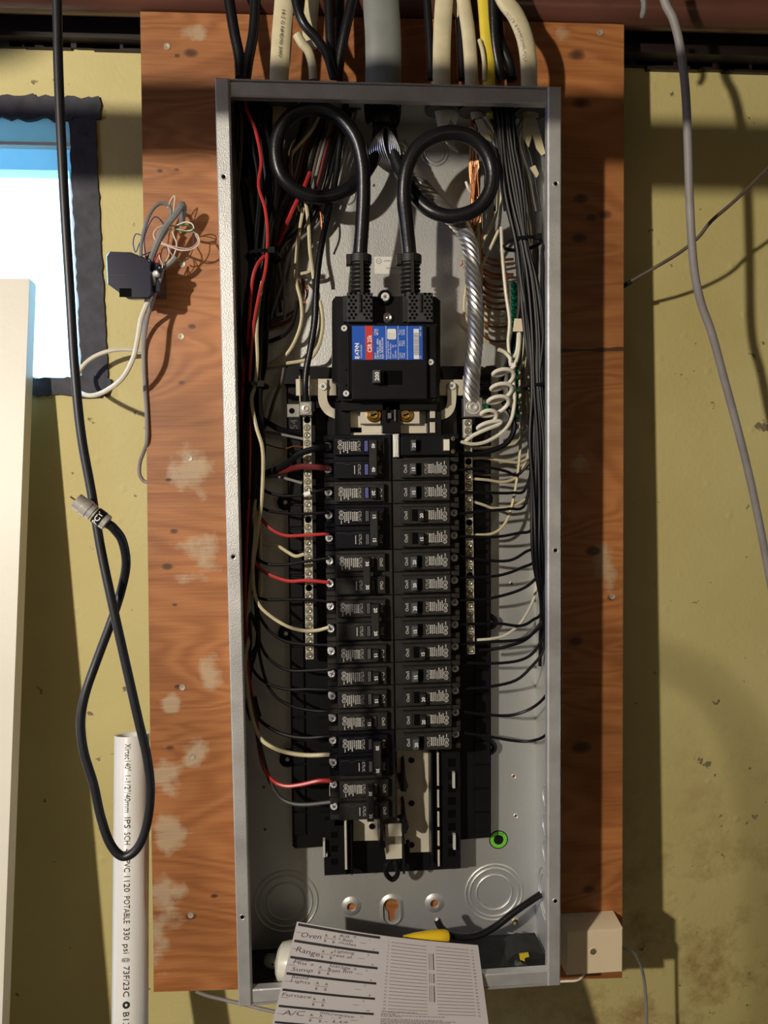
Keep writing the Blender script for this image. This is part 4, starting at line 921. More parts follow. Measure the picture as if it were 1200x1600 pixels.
# left-hand feeds
LBX = [(1000, 398), (940, 394), (860, 392), (780, 394), (700, 398), (605, 399), (500, 402), (400, 410), (300, 420), (220, 412), (150, 404)]
LF = [(0, 'wire_black', 3.6, [(514, 697, 74), (492, 701, 74), (466, 710, 70), (449, 724, 60), (428, 735, 50), (408, 737, 44)], 'thick black wire rising into the top left breaker'),
      (1, 'wire_darkred', 3.4, [(514, 732, 74), (495, 730, 72), (470, 729, 66), (445, 735, 52), (420, 738, 44), (405, 735, 42)], 'thick dark red wire into the lower terminal of the top left breaker'),
      (2, 'wire_black', 1.75, [(514, 763, 74), (490, 769, 72), (468, 774, 66), (442, 775, 60), (418, 769, 54), (406, 755, 50)], 'black wire with white marker sleeve feeding the left breaker marked 20'),
      (3, 'wire_black', 1.75, [(514, 801, 74), (470, 803, 68), (435, 801, 60), (412, 795, 54), (402, 780, 50)], 'black wire feeding the upper terminal of the third left breaker'),
      (4, 'wire_red', 1.9, [(514, 834, 74), (480, 836, 70), (448, 837, 64), (427, 829, 58), (412, 815, 54), (402, 798, 52), (396, 760, 50)], 'bright red wire feeding the lower terminal of the third left breaker'),
      (5, 'wire_black', 1.75, [(514, 872, 74), (480, 877, 70), (450, 882, 64), (422, 882, 58), (404, 874, 54), (396, 855, 52)], 'black wire feeding the upper terminal of the fourth left breaker'),
      (6, 'wire_red', 2.1, [(514, 910, 74), (480, 907, 70), (452, 908, 64), (428, 901, 58), (408, 890, 54), (396, 872, 52), (390, 830, 50)], 'bright red wire feeding the lower terminal of the fourth left breaker'),
      (7, 'wire_black', 1.75, [(514, 940, 74), (480, 937, 70), (445, 937, 64), (410, 936, 58), (394, 920, 54)], 'black wire feeding the upper terminal of the fifth left breaker'),
      (8, 'wire_cream', 2.0, [(514, 980, 74), (495, 985, 72), (472, 985, 70), (448, 978, 66), (422, 962, 62), (405, 945, 58), (397, 922, 56), (395, 880, 54), (398, 840, 54)], 'cream wire swooping to the lower terminal of the fifth left breaker'),
      (9, 'wire_black', 1.75, [(514, 1008, 74), (480, 1007, 70), (450, 1003, 66), (428, 992, 62), (411, 972, 58), (402, 945, 54)], 'black wire feeding the sixth left breaker'),
      (10, 'wire_black', 1.75, [(515, 1046, 74), (480, 1048, 70), (450, 1047, 66), (425, 1034, 62), (409, 1012, 58), (400, 980, 54)], 'black wire feeding the seventh left breaker'),
      (11, 'wire_black', 1.75, [(515, 1078, 74), (480, 1077, 70), (448, 1077, 66), (418, 1068, 62), (399, 1052, 58), (390, 1030, 54)], 'black wire feeding the eighth left breaker'),
      (12, 'wire_black', 1.75, [(515, 1112, 74), (485, 1110, 70), (455, 1103, 66), (430, 1088, 62), (415, 1062, 58), (405, 1020, 56), (400, 975, 54)], 'black wire feeding the ninth left breaker'),
      (13, 'wire_black', 2.0, [(516, 1150, 74), (480, 1153, 70), (452, 1150, 66), (430, 1142, 62), (408, 1127, 60), (396, 1108, 58), (390, 1060, 54)], 'black wire feeding the upper terminal of the tenth left breaker'),
      (14, 'wire_cream', 2.4, [(517, 1179, 74), (480, 1180, 70), (450, 1176, 66), (425, 1167, 62), (408, 1154, 58), (396, 1128, 54), (387, 1080, 50), (384, 1020, 48)], 'cream wire feeding the lower terminal of the tenth left breaker'),
      (15, 'wire_red', 2.4, [(518, 1220, 74), (498, 1220, 74), (470, 1226, 70), (446, 1228, 66), (426, 1219, 62), (411, 1196, 60), (404, 1160, 58), (400, 1125, 58), (394, 1095, 56), (389, 1060, 54), (385, 1015, 52)], 'bright red wire sweeping low to the bottom left breaker'),
      (16, 'wire_grey', 2.4, [(518, 1253, 74), (480, 1257, 70), (455, 1255, 66), (435, 1243, 62), (418, 1210, 60), (405, 1160, 60), (397, 1125, 60), (391, 1090, 58), (385, 1040, 52)], 'dark grey wire sweeping lowest to the bottom left breaker')]
MATS['wire_grey_dark'] = mat('wire_grey_dark', (.045, .045, .04), .5)
random.seed(31)
for i, c, r, L, lab_ in LF:
    if i in (8, 14): L = [(x, y, d + (16 if x < 450 else 4 if x < 480 else 0)) for x, y, d in L]
    P = list(L); y0 = P[-1][1] - 22; lx = U(-1, 1); ph = U(0, 6)
    if i in (4, 6, 15): lx = -.75
    if i == 8: lx = .35
    for (y, x) in LBX:
        if y > y0: continue
        spread = 7 if y in (605, 400) else 13 if y > 300 else 20
        xx = x + lx * spread + math.sin(y * .018 + ph) * 3
        dd = 62 - 24 * abs(lx) + 4 * math.sin(y * .02 + ph)
        if i in (4, 6, 15) and y < 620: continue
        P.append((max(372 if y < 900 else 383, xx), y, dd))
    if i not in (4, 6, 15): P.append((400 + lx * 22, 128, 50))
    wire(lab_, c if i != 16 else 'wire_grey_dark', r, P, 'circuit_wire', 'wire', 'feed wires of the left column')
MB().tube([at(476, 773, 69), at(486, 770, 71.5)], .0030, 10).build('marker_sleeve', 'label_white', label='tiny white marker sleeve on the black wire over the left neutral bar', cat='sleeve')
# big red wires and others of the left bundle seen at the top
BL = [('long red wire snaking down the left bundle from the top corner', 'wire_red', 1.9, [(388, 128, 70), (384, 165, 74), (398, 200, 76), (408, 250, 78), (404, 290, 78), (414, 325, 80), (418, 365, 80), (415, 420, 80), (404, 465, 78), (395, 520, 72), (390, 600, 66), (391, 680, 62), (390, 760, 62), (386, 850, 58), (384, 930, 54), (386, 1000, 54), (390, 1060, 54)]),
      ('short red wire bowed left just under the upper cable tie', 'wire_red', 2.0, [(418, 395, 74), (404, 410, 76), (396, 430, 76), (392, 460, 72), (388, 520, 66), (380, 600, 56), (378, 700, 50)]),
      ('red wire slanting from behind the left cable loop', 'wire_red', 2.4, [(484, 270, 44), (472, 300, 56), (462, 318, 62), (453, 338, 60), (443, 362, 40), (430, 395, 26), (412, 440, 22), (402, 520, 20)]),
      ('cream wire dropping down the left bundle from the taped splice', 'wire_cream', 2.2, [(410, 440, 70), (403, 480, 72), (401, 520, 70), (402, 560, 68), (399, 600, 66), (393, 625, 70), (400, 665, 74), (410, 700, 74), (411, 740, 70), (408, 790, 66), (400, 850, 64), (393, 900, 60), (388, 960, 54), (385, 1040, 50)]),
      ('second cream wire inside the left bundle below the middle tie', 'wire_cream', 1.7, [(404, 560, 60), (405, 605, 60), (408, 640, 62), (409, 680, 60), (402, 760, 60), (397, 800, 60), (393, 860, 58)]),
      ('brown wire lying farthest left inside the enclosure', 'wire_brown', 2.0, [(372, 150, 60), (378, 200, 62), (375, 260, 62), (371, 320, 58), (373, 420, 54), (374, 520, 50), (376, 640, 46), (382, 800, 40)]),
      ('brown wire crossing behind the upper left red wires', 'wire_brown', 2.4, [(384, 280, 40), (396, 300, 44), (408, 315, 40), (404, 340, 38), (406, 380, 38), (404, 400, 36)]),
      ('cream wire curling down left of the single black cable', 'wire_cream', 2.0, [(474, 325, 30), (468, 360, 30), (463, 400, 30), (463, 440, 34), (470, 470, 36), (471, 500, 34), (462, 530, 32), (446, 555, 26), (420, 570, 22)]),
      ('straight cream wire hanging beside the single black cable', 'wire_cream', 2.1, [(478, 318, 34), (482, 350, 34), (484, 390, 34), (488, 420, 36), (490, 436, 36)]),
      ('short cream wire stub poking left behind the black cable', 'wire_cream', 2.0, [(470, 428, 30), (482, 425, 32), (492, 418, 32)]),
      ('cream wire arcing right of the single black cable', 'wire_cream', 2.2, [(500, 470, 26), (504, 495, 26), (503, 520, 28), (496, 545, 30), (484, 560, 30), (460, 566, 26), (428, 570, 24), (412, 572, 22)]),
      ('black wire bending into the lower part of the left neutral bar region', 'wire_black', 2.4, [(465, 470, 30), (458, 505, 34), (446, 522, 36), (430, 530, 34), (412, 536, 30)]),
      ('greyish wire running down beside the left wing of the bus backing', 'wire_brown', 2.0, [(444, 575, 34), (440, 595, 34), (430, 620, 32), (424, 640, 30), (420, 655, 28), (412, 670, 28)]),
      ('heavy black wire end dipping onto the left wing of the bus backing', 'wire_black', 3.4, [(410, 655, 40), (424, 664, 42), (440, 672, 40), (456, 675, 36), (470, 676, 34)]),
      ('grey wire entering the left neutral bar near its top', 'wire_grey', 1.6, [(474, 686, 44), (455, 682, 40), (435, 678, 36), (415, 675, 32)]),
      ('thin bare copper wire entering the left neutral bar', 'copper', .8, [(474, 699, 44), (460, 697, 42), (446, 701, 38), (432, 699, 34), (414, 694, 30)]),
      ('grey wire entering the left neutral bar opposite the 20 breaker', 'wire_grey', 1.7, [(472, 755, 44), (455, 750, 42), (435, 745, 38), (412, 745, 34), (400, 735, 32)]),
      ('cream-tipped grey wire ending at the left neutral bar lower half', 'wire_cream', 2.0, [(475, 866, 46), (462, 869, 46), (450, 863, 42), (432, 852, 38), (412, 848, 34), (398, 838, 32)])]
for l, c, r, L in BL: wire(l, c, r, L, 'bundle_wire', 'wire')
for k in range(22):
    lx = -1 + 2 * (k % 11) / 10; ph = U(0, 6); P = [(392 + lx * 26, 128, 45)]
    for (y, x) in reversed(LBX):
        if y > 930 - 30 * (k % 4) or (k >= 11 and y > 780): continue
        spread = 9 if y in (605, 400) else 15
        P.append((max(371, x - 4 + lx * spread + math.sin(y * .02 + ph) * 4), y, (24 + 34 * abs(math.sin(k * 1.7))) if k < 11 else 52 + 14 * abs(math.sin(k))))
    wire('black or dark wire running down inside the left bundle', 'wire_black' if k % 3 or k > 10 else 'wire_brown', 1.9, P, 'bundle_wire', 'wire', 'dark wires packed in the left bundle')
random.seed(77)
for k in range(16):  # extra black wires, added to cover bare steel where shade falls
    sx = U(-1, 1); P = [(396 + sx * 30, 128, 45)]; ph = U(0, 6); dd = U(18, 58)
    for (y, x, sp_) in ((170, 400, 32), (240, 402, 34), (320, 408, 30), (400, 412, 20), (480, 406, 24), (560, 402, 18), (605, 400, 10), (680, 396, 14), (760, 392, 14), (850, 388, 10)):
        P.append((max(369, x + sx * sp_ + 3 * math.sin(ph + y * .03)), y, dd + 4 * math.sin(ph + y * .02)))
    wire('thin black wire added for shade in the dense upper left bundle', 'wire_black', 1.9, P, 'bundle_wire', 'wire', 'thin black wires in the upper left bundle')
# dark tangle seen through the left loop and around it
random.seed(8)
for k in range(16):
    x = 440 + k * 5.5
    c = ['wire_brown', 'wire_black', 'wire_brown', 'wire_grey', 'wire_darkred', 'wire_black'][k % 6]
    wire('dark wire slanting down behind the left cable loop', c, 1.8, [(x + 40, 132 + U(0, 10), 44), (x + 30, 190 + U(-8, 8), 30 + U(0, 12)), (x + 14, 235, 30 + U(0, 10)), (x, 290, 28 + U(0, 10)), (x - 22 + U(-6, 6), 345, 26), (432 + U(-10, 20), 400, 24 + U(0, 8)), (425 + U(-8, 22), 480 + U(-20, 20), 22)], 'bundle_wire', 'wire', 'dark wires behind the left loop')
wire('cream wire curving down behind the middle of the left loop', 'wire_cream', 1.9, [(500, 180, 44), (486, 205, 46), (468, 226, 46), (457, 240, 44), (454, 258, 40), (455, 275, 38)], 'bundle_wire', 'wire')
wire('bare copper wire glinting behind the left loop', 'copper', 1.1, [(455, 236, 50), (454, 255, 50), (455, 275, 48), (460, 300, 44), (468, 330, 36)], 'bundle_wire', 'wire')
wire('bright copper wire hanging under the left loop', 'copper', 1.1, [(498, 315, 34), (502, 340, 34), (503, 360, 32), (500, 385, 26)], 'bundle_wire', 'wire')
for k in range(6):
    wire('bare copper or grey ground wire curling at the left edge of the back panel', 'copper' if k % 2 else 'wire_brown', 1.0, [(468 + U(-4, 6), 435, 20), (476 + U(-4, 5), 450, 22), (472 + U(-5, 6), 470, 20), (452 + U(-6, 4), 488 + k * 3, 18), (430, 497 + k * 3, 16), (415, 500 + k * 3, 14)], 'ground_wire', 'wire', 'fine ground wires curling left of the black cable', 5)
wire('single black cable dropping to the left neutral lug', 'cable_black', 3.6, [(545, 140, 50), (534, 200, 50), (524, 280, 50), (514, 330, 54), (505, 370, 58), (498, 410, 60), (494, 455, 62), (492, 500, 62), (485, 545, 62), (479, 575, 62), (477, 600, 62), (478, 630, 58)], 'lug_cable', 'cable', n=12)
# cable ties
def tie(px, py, hw, hd, d, tilt, lab_):
    c = at(px, py, d); P = []
    for k in range(25):
        a = 2*math.pi*k/24; P.append(c + Vector((math.cos(a)*hw/1000, -math.sin(a)*hd/1000, math.cos(a)*hw/1000*tilt)))
    T = thing('cable_tie', c, lab_, 'cable tie')
    MB().tube(P, .0021, 6, cap=False).build('strap', 'wire_black', T)
    MB().obox(c + Vector((hw*.00055, -hd/1000, hw*.00055*tilt)), Vector((.0035, 0, 0)), Vector((0, .0022, 0)), Vector((0, 0, .0032))).build('locking_head', 'wire_black', T)
tie(412, 402, 18, 27, 56, .03, 'black cable tie round the upper left bundle'); tie(401, 603, 12, 26, 52, -.06, 'black cable tie round the middle of the left bundle')
tie(816, 381, 20, 26, 52, .05, 'black cable tie round the upper right bundle'); tie(838, 604, 13.5, 26, 52, .02, 'black cable tie round the middle of the right bundle')
MB().tube(pts([(391, 1090, 56), (394, 1105, 57), (399, 1122, 58)], 4), [.0075]*9, 12).build('tape_wrap', 'tape', label='black electrical tape wrapped round red and grey wires at lower left', cat='tape')

# thick service cables with their loops
def cable(lab_, L, r, m='cable_black', name='service_cable', n=18, sm=8): return wire(lab_, m, r, L, name, 'cable', n=n, sm=sm)
cable('thick black service cable looping left above the main breaker', [(563, 470, 68), (563, 440, 68), (563, 400, 68), (566, 350, 74), (568, 300, 80), (566, 255, 84), (555, 215, 86), (530, 184, 84), (495, 170, 80), (460, 178, 76), (437, 205, 72), (431, 240, 70), (441, 277, 68), (470, 302, 64), (505, 308, 60), (540, 298, 56), (566, 275, 50), (583, 248, 46), (592, 215, 44), (592, 180, 46), (590, 140, 50)], 7.6)
cable('thick black service cable looping right above the main breaker', [(641, 470, 68), (641, 440, 68), (640, 400, 68), (635, 350, 74), (631, 305, 80), (636, 262, 84), (655, 228, 86), (688, 210, 86), (724, 210, 84), (752, 228, 82), (768, 260, 80), (766, 297, 78), (745, 326, 74), (708, 338, 70), (675, 330, 66), (650, 308, 60), (632, 278, 52), (617, 245, 46), (610, 210, 44), (608, 180, 46), (606, 140, 50)], 7.8)
# stranded aluminium neutral
SN = thing('aluminium_cable', at(735, 600, 60), 'twisted bare aluminium neutral cable running down to the right lug', 'cable')
core = spline([at(*p) for p in [(622, 225, 36), (640, 262, 34), (665, 300, 34), (695, 330, 38), (718, 352, 44), (733, 380, 52), (738, 420, 58), (742, 470, 62), (743, 520, 64), (739, 565, 64), (737, 600, 62), (737, 626, 58)]], 10)
mm = len(core)
lens = [0]
for i in range(1, mm): lens.append(lens[-1] + (core[i] - core[i-1]).length)
for k in range(8):
    P = []
    for i, c in enumerate(core):
        T = (core[min(i+1, mm-1)] - core[max(i-1, 0)]).normalized(); N = T.orthogonal().normalized()
        N = (Vector((0, -1, 0)) - T * T.dot(Vector((0, -1, 0)))).normalized(); B = T.cross(N)
        a = 2*math.pi*k/8 - lens[i] / .060 * 2*math.pi; R = .0066
        P.append(c + (N * math.cos(a) + B * math.sin(a)) * R)
    MB().tube(P, .0030, 7).build('strand', 'alu', SN)
MB().tube(core, .0058, 8).build('strand_core', 'dark_steel', SN)
# frayed neutral strands spreading out of the grey service cable
random.seed(17)
for k in range(14):
    s = -1 if k < 8 else 1; q = (k % 8) / 8
    P = [(603 + s * 2, 198, 52), (603 + s * (5 + 16*q), 212 + 8*q, 54), (605 + s * (4 + 26*q), 232 + 10*q, 52), (612 + s * (2 + 16*q), 256 + 6*q, 48), (622 + (6 * s * q), 275, 42), (638, 296, 36)]
    wire('thin aluminium strand spreading below the grey service cable', 'alu', .8, P, 'aluminium_strand', 'wire', 'frayed aluminium strands under the grey service cable', 5)
mb = MB(); mb.tube(spline([at(*p) for p in [(598, 150, 52), (598, 175, 52), (598, 196, 52)]], 4), [.021, .021, .021, .0205, .0205, .020, .0195, .019, .017], 20, flat=.6); mb.build('cable_bushing', 'black_plastic', label='dark bushing where the grey service cable enters the enclosure', cat='bushing')
# cables coming in from above
top = [('black cable farthest left above the enclosure', 'cable_black', 6.0, [(350, -60, 50), (358, 0, 50), (366, 50, 50), (374, 90, 50), (376, 122, 50)], 1),
       ('black cable crossing beside the leftmost one above the enclosure', 'cable_black', 5.6, [(400, -60, 50), (399, 0, 50), (396, 50, 50), (388, 95, 52), (384, 124, 52)], 1),
       ('flat cream sheathed cable with black lettering, left group', 'jacket_white', 10.5, [(446, -60, 50), (444, 0, 50), (440, 50, 50), (437, 100, 50), (435, 150, 50), (432, 185, 46), (430, 230, 40)], .42),
       ('thin black cable crossing in front of the cream ones', 'cable_black', 5.0, [(455, -60, 74), (462, 0, 74), (474, 36, 74), (496, 62, 70), (512, 88, 64), (522, 122, 56)], 1),
       ('cream flat cable ending bent behind the black ones', 'jacket_white', 8.0, [(490, -60, 40), (488, 0, 40), (484, 40, 40), (484, 75, 42)], .45),
       ('cut cream cable stub curving down to the top wall', 'jacket_white', 5.0, [(464, 54, 60), (472, 68, 60), (482, 80, 58), (488, 100, 54), (490, 124, 50)], .8),
       ('black cable in the left centre group above the enclosure', 'cable_black', 5.4, [(512, -60, 52), (514, 0, 52), (516, 60, 52), (522, 122, 52)], 1),
       ('black cable leaning in from the right of the left centre group', 'cable_black', 5.6, [(556, -60, 64), (550, 0, 62), (540, 45, 60), (532, 85, 56), (528, 124, 52)], 1),
       ('straight black cable behind the left centre group', 'cable_black', 4.4, [(530, -60, 36), (532, 0, 36), (530, 60, 38), (530, 124, 44)], 1),
       ('thick grey service entrance cable above the enclosure', 'jacket_grey', 20.0, [(594, -70, 56), (595, 0, 56), (598, 50, 56), (599, 100, 54), (598, 160, 52)], .5),
       ('black cable right of the grey service entrance cable', 'cable_black', 4.6, [(664, -60, 46), (667, 0, 46), (671, 60, 46), (674, 124, 46)], 1),
       ('wide cream sheathed cable, leftmost of the right group', 'jacket_white', 10.0, [(700, -60, 56), (694, 0, 56), (691, 50, 56), (690, 90, 56), (690, 130, 54), (692, 165, 50), (697, 195, 44)], .45),
       ('black cable between the two right cream cables', 'cable_black', 5.0, [(714, -60, 44), (718, 0, 44), (720, 60, 46), (722, 124, 48)], 1),
       ('slim cream cable with lettering beside the yellow one', 'jacket_white', 7.6, [(716, -60, 58), (724, 0, 58), (731, 45, 58), (735, 90, 56), (738, 140, 52), (747, 185, 46)], .55),
       ('narrow black-edged cable behind the slim cream cable', 'jacket_white', 6.0, [(706, -60, 46), (714, 0, 46), (724, 40, 46), (733, 80, 46)], .6),
       ('bright yellow sheathed cable above the enclosure', 'jacket_yellow', 7.4, [(750, -60, 54), (756, 0, 54), (760, 50, 54), (763, 90, 52), (764, 140, 50), (770, 180, 46), (776, 215, 40)], .5),
       ('pale yellow wire stub beside the yellow cable', 'jacket_white', 2.4, [(749, 62, 58), (754, 80, 58), (757, 105, 56), (757, 126, 54)], 1),
       ('black cable behind the rightmost cream cable', 'cable_black', 6.2, [(772, -60, 40), (776, 0, 40), (780, 60, 42), (796, 100, 44), (800, 124, 46)], 1),
       ('black cable right of the yellow one above the enclosure', 'cable_black', 5.6, [(768, -60, 60), (770, 0, 58), (772, 60, 54), (778, 100, 50), (786, 126, 46)], 1),
       ('curved cream sheathed cable farthest right with lettering', 'jacket_white', 9.6, [(770, -60, 70), (786, -5, 72), (806, 25, 72), (820, 60, 68), (826, 100, 62), (827, 150, 54), (829, 185, 48)], .5)]
for (l, c, r, L, fl) in top:
    wire(l, c, r, L, 'supply_cable', 'cable', n=14, flat=fl, sm=6)
# lettering on the cream sheaths
for (L, s, off) in (([(443, 15, 56), (440, 50, 56), (437, 92, 56)], '14-2 G NMD90 300V', 0), ([(790, 18, 78.5), (806, 42, 78.5), (815, 70, 75), (819, 96, 70)], '12/2 NMD90 CU', 0)):
    C = spline([at(*p) for p in L], 8); tot = [0]
    for i in range(1, len(C)): tot.append(tot[-1] + (C[i] - C[i-1]).length)
    mb = MB()
    def fn(tx, ty):
        q = min(max(tx, 0), tot[-1] * .999); i = max(j for j in range(len(tot)) if tot[j] <= q); i = min(i, len(C) - 2); t = (q - tot[i]) / (tot[i+1] - tot[i])
        T = (C[i+1] - C[i]).normalized(); S = T.cross(Vector((0, -1, 0))).normalized(); return C[i].lerp(C[i+1], t) - S * ty if T.z > 0 else C[i].lerp(C[i+1], t) + S * -ty
    text(mb, s, .005, fn, 0, 'l', tot[-1] * .97)
    par = [o for o in bpy.data.objects if o.get('label', '').startswith('flat cream sheathed' if s.startswith('14') else 'curved cream')][0]
    mb.build('lettering', 'print_grey' if s.startswith('12') else 'print_black', par)
# torn sheath ends
for k, (L, m) in enumerate((([(692, 160), (703, 162), (716, 180), (712, 196), (704, 186), (698, 197), (690, 180)], 'wire_cream'), ([(742, 187), (752, 186), (764, 205), (768, 222), (760, 218), (752, 210)], 'wire_cream'), ([(818, 185), (836, 182), (842, 200), (852, 240), (846, 243), (838, 232), (832, 210), (826, 230), (816, 215)], 'jacket_white'), ([(828, 262), (836, 258), (842, 272), (838, 278)], 'jacket_white'), ([(696, 222), (704, 226), (716, 234), (716, 238), (706, 233)], 'jacket_white'))):
    P = [pr(x, y, 54) for x, y in L]
    mb = MB(); mb.prism(P, -.0545, -.053); mb.build('torn_sheath', m, label=['torn paper-like sheath end below the wide cream cable', 'torn sheath end below the slim cream cable', 'ragged peeled sheath end below the curved cream cable', 'small curled scrap of sheath in the right bundle', 'small peeled sheath tip seen inside the right loop'][k], cat='sheath')
random.seed(40)
for k in range(8):
    x = 770 + k * 9
    wire('fine dark or pale conductor splaying out under the right sheath ends', ['wire_black', 'wire_grey', 'wire_white', 'wire_black'][k % 4], 1.4, [(x - 30 if k < 4 else x, 180 + U(0, 15), 50), (x - 12, 215, 52), (x - 4 + U(-4, 4), 245, 50), (x + 2, 275, 48), (x + 8 + U(-5, 5), 330, 44)], 'bundle_wire', 'wire', 'conductors splaying under the right sheath ends')

# ---------------------------------------------------------------- left side: board, pipe, coax, splice block
BT = 1 / 1.0
def board_edge(Y, px, py): r = ray(px, py); t = (Y - CP.y) / r.y; return CP + r * t
e0, e1 = board_edge(.062, 46, 435), board_edge(-.035, 3, 1600)
dirv = (e1 - e0).normalized(); e2 = e0 + dirv * 1.35
nx = dirv.cross(Vector((1, 0, 0))).normalized()
if nx.y > 0: nx = -nx
mb = MB(); c = (e0 + e2) / 2; L_ = (e2 - e0).length / 2; wd = .36; th = .010
mb.obox(c - Vector((wd, 0, 0)) - nx * th, Vector((wd, 0, 0)), nx * th, dirv * L_)
BD = mb.build('leaning_board', 'board_white', label='white painted board leaning against the wall at the left edge', cat='board')
m2 = MB(); m2.obox(c - Vector((.006, 0, 0)) - nx * (.0205), Vector((.006, 0, 0)), nx * .0016, dirv * (L_ - .001)); m2.build('edge_lipping', 'board_white', BD)

p0 = at(206, 1147, -52); p1 = at(203, 1640, 12); ax = (p1 - p0).normalized(); PR = .0213; p1 = p0 + ax * .75
PV = thing('pvc_pipe', p1, 'white plastic pipe with black lettering leaning beside the plywood', 'pipe')
mb = MB(); n = 36; N0 = Vector((0, -1, 0)); N0 = (N0 - ax * ax.dot(N0)).normalized(); B0 = ax.cross(N0)
vs = []
for (r, h) in ((PR - .003, .10), (PR - .003, .001), (PR - .0005, 0), (PR, .0008), (PR, .75)):
    vs += [p0 + ax * h + (N0 * math.cos(2*math.pi*k/n) + B0 * math.sin(2*math.pi*k/n)) * r for k in range(n)]
mb.add(vs, [(i*n+k, i*n+(k+1) % n, (i+1)*n+(k+1) % n, (i+1)*n+k) for i in range(4) for k in range(n)], True); mb.build('pipe_wall', 'pvc', PV)
mb = MB()
def pf(tx, ty):
    a = (ty + .0005) / PR; S = B0 if B0.x > 0 else -B0
    return p0 + ax * (.008 + tx) + (N0 * math.cos(a) + S * math.sin(a)) * (PR + .00045)
x = 0
for s, wdt in (('Xirtec140°', .043), ('1-1/2"/40mm', .058), ('IPS', .017), ('SCH', .019), ('40', .0105), ('PVC', .019), ('1120', .024), ('POTABLE', .041), ('330', .018), ('psi', .014), ('@', .007), ('73F/23C', .045)):
    text(mb, s, .0100, lambda tx, ty, x=x: pf(x + tx, ty), 0, 'l', wdt * .76); x += wdt * .78 + .0044
disc(mb, 0, 0, .0042, lambda tx, ty: pf(x + .004 + tx, ty), .0016); x += .012
text(mb, 'B137', .0100, lambda tx, ty: pf(x + tx, ty), 0, 'l', .022)
mb.build('lettering', 'print_black', PV)

CX = thing('coax_cable', at(92, 0, 340), 'black coaxial cable hanging in a long twisted loop with metal end connector', 'cable')
L = [(84, -70, 340), (89, 0, 340), (91, 100, 340), (95, 200, 340), (101, 320, 340), (109, 450, 340), (117, 580, 340), (127, 680, 340), (143, 770, 340), (158, 860, 342), (177, 950, 346), (197, 1040, 348), (215, 1120, 350), (229, 1180, 350), (235, 1235, 350), (229, 1290, 350), (214, 1326, 350), (192, 1338, 350), (172, 1318, 350), (157, 1275, 348), (146, 1225, 346), (131, 1175, 344), (126, 1130, 342), (133, 1085, 340), (152, 1030, 336), (175, 968, 334), (190, 920, 332), (197, 880, 338), (191, 845, 345), (178, 826, 351), (168, 818, 353)]
MB().tube(pts(L, 7), .00335, 14).build('jacket', 'coax', CX)
tipA = at(167, 817, 353); tipB = at(117, 781, 355); axc = (tipB - tipA).normalized(); LL = (tipB - tipA).length
CN = MB().lathe(tipA, axc, [(.0040, -.001), (.0058, 0), (.0058, LL*.14), (.0054, LL*.14), (.0054, LL*.42), (.0060, LL*.43), (.0060, LL*.56), (.0064, LL*.57)], 24).build('connector', mat('nickel', (.74, .72, .68), .3, .6), CX, label='silver coaxial connector')
nut = MB(); k6 = []
for h in (LL*.57, LL*.98):
    k6.append(h)
nut.lathe(tipA, axc, [(.0066, LL*.57), (.0066, LL*.72), (.0052, LL*.74), (.0060, LL*.76), (.0060, LL*.96), (.0046, LL*.97), (.0046, LL*.80), (0, LL*.80)], 6 * 3); nut.build('hex_nut', 'nickel', CN)
MB().tube([tipA + axc * LL * .8, tipA + axc * LL * 1.14], .0006, 6).build('center_pin', 'copper', CN)
MB().lathe(tipA, axc, [(.0061, LL*.13), (.0061, LL*.36)], 24).build('label_band', 'tape', CN)
mb = MB(); fr = (Vector((0, -1, 0)) - axc * axc.dot(Vector((0, -1, 0)))).normalized(); sd = axc.cross(fr); sd = sd if sd.x > 0 else -sd
# PCT reads across the band
def bandf(tx, ty):
    a = tx / .0061; return tipA + axc * (LL * .245 + ty) + (fr * math.cos(a) + sd * math.sin(a)) * .00622
text(mb, 'PCT', .0052, bandf, .02, 'c', .0098); mb.build('lettering', 'print_white', CN)

# splice block with telephone wires
SB = thing('splice_block', at(203, 467, 20), 'dark glossy splice box on the wall edge of the plywood with loose telephone wires', 'terminal box')
def sp(L, d): return [pr(x, y, d) for x, y in L]
S0 = [(171, 393), (205, 394), (236, 408), (238, 462), (233, 467), (200, 467), (168, 444), (166, 400)]
A_ = sp(S0, 52); B_ = sp([(178, 398), (208, 396), (240, 408), (245, 462), (238, 468), (206, 468), (178, 446), (172, 404)], 8)
mb = MB(); n = len(A_); vs = [(x, -.052, z) for x, z in A_] + [(x, -.004, z) for x, z in B_] + [(x + (.0 - x + sum(a[0] for a in A_)/n) * .05, -.054, z + (sum(a[1] for a in A_)/n - z) * .05) for x, z in A_]
mb.add(vs, [tuple(range(2*n, 3*n)), tuple(reversed(range(n, 2*n)))] + [(i, (i+1) % n, n + (i+1) % n, n + i) for i in range(n)] + [(2*n + i, 2*n + (i+1) % n, (i+1) % n, i) for i in range(n)], False)
mb.build('housing', 'box_black', SB)
x0, z1 = pr(205, 411, 55); x1, z0 = pr(236, 452, 55)
rect('terminal_base', 'box_black', 210, 410, 250, 456, 46, 36, SB)
rect('painted_edge_glint', 'handle_grey', 168, 430, 198, 431.5, 54.6, 2, SB)  # pale strip stands in for the highlight along the box edge
rect('lower_window', 'slot_black', 186, 450, 206, 464, 54.4, 1, SB)
for (x, y) in ((213, 403), (222, 406), (226, 412), (248, 420), (244, 428), (232, 409)):
    p = at(x, y, 50); MB().lathe((p.x, -.046, p.z), (0, -1, 0), [(.0034, 0), (.0034, .006), (.002, .0075), (0, .007)], 10).build('terminal_post', 'screw_zinc' if x in (226, 244) else 'box_black', SB)
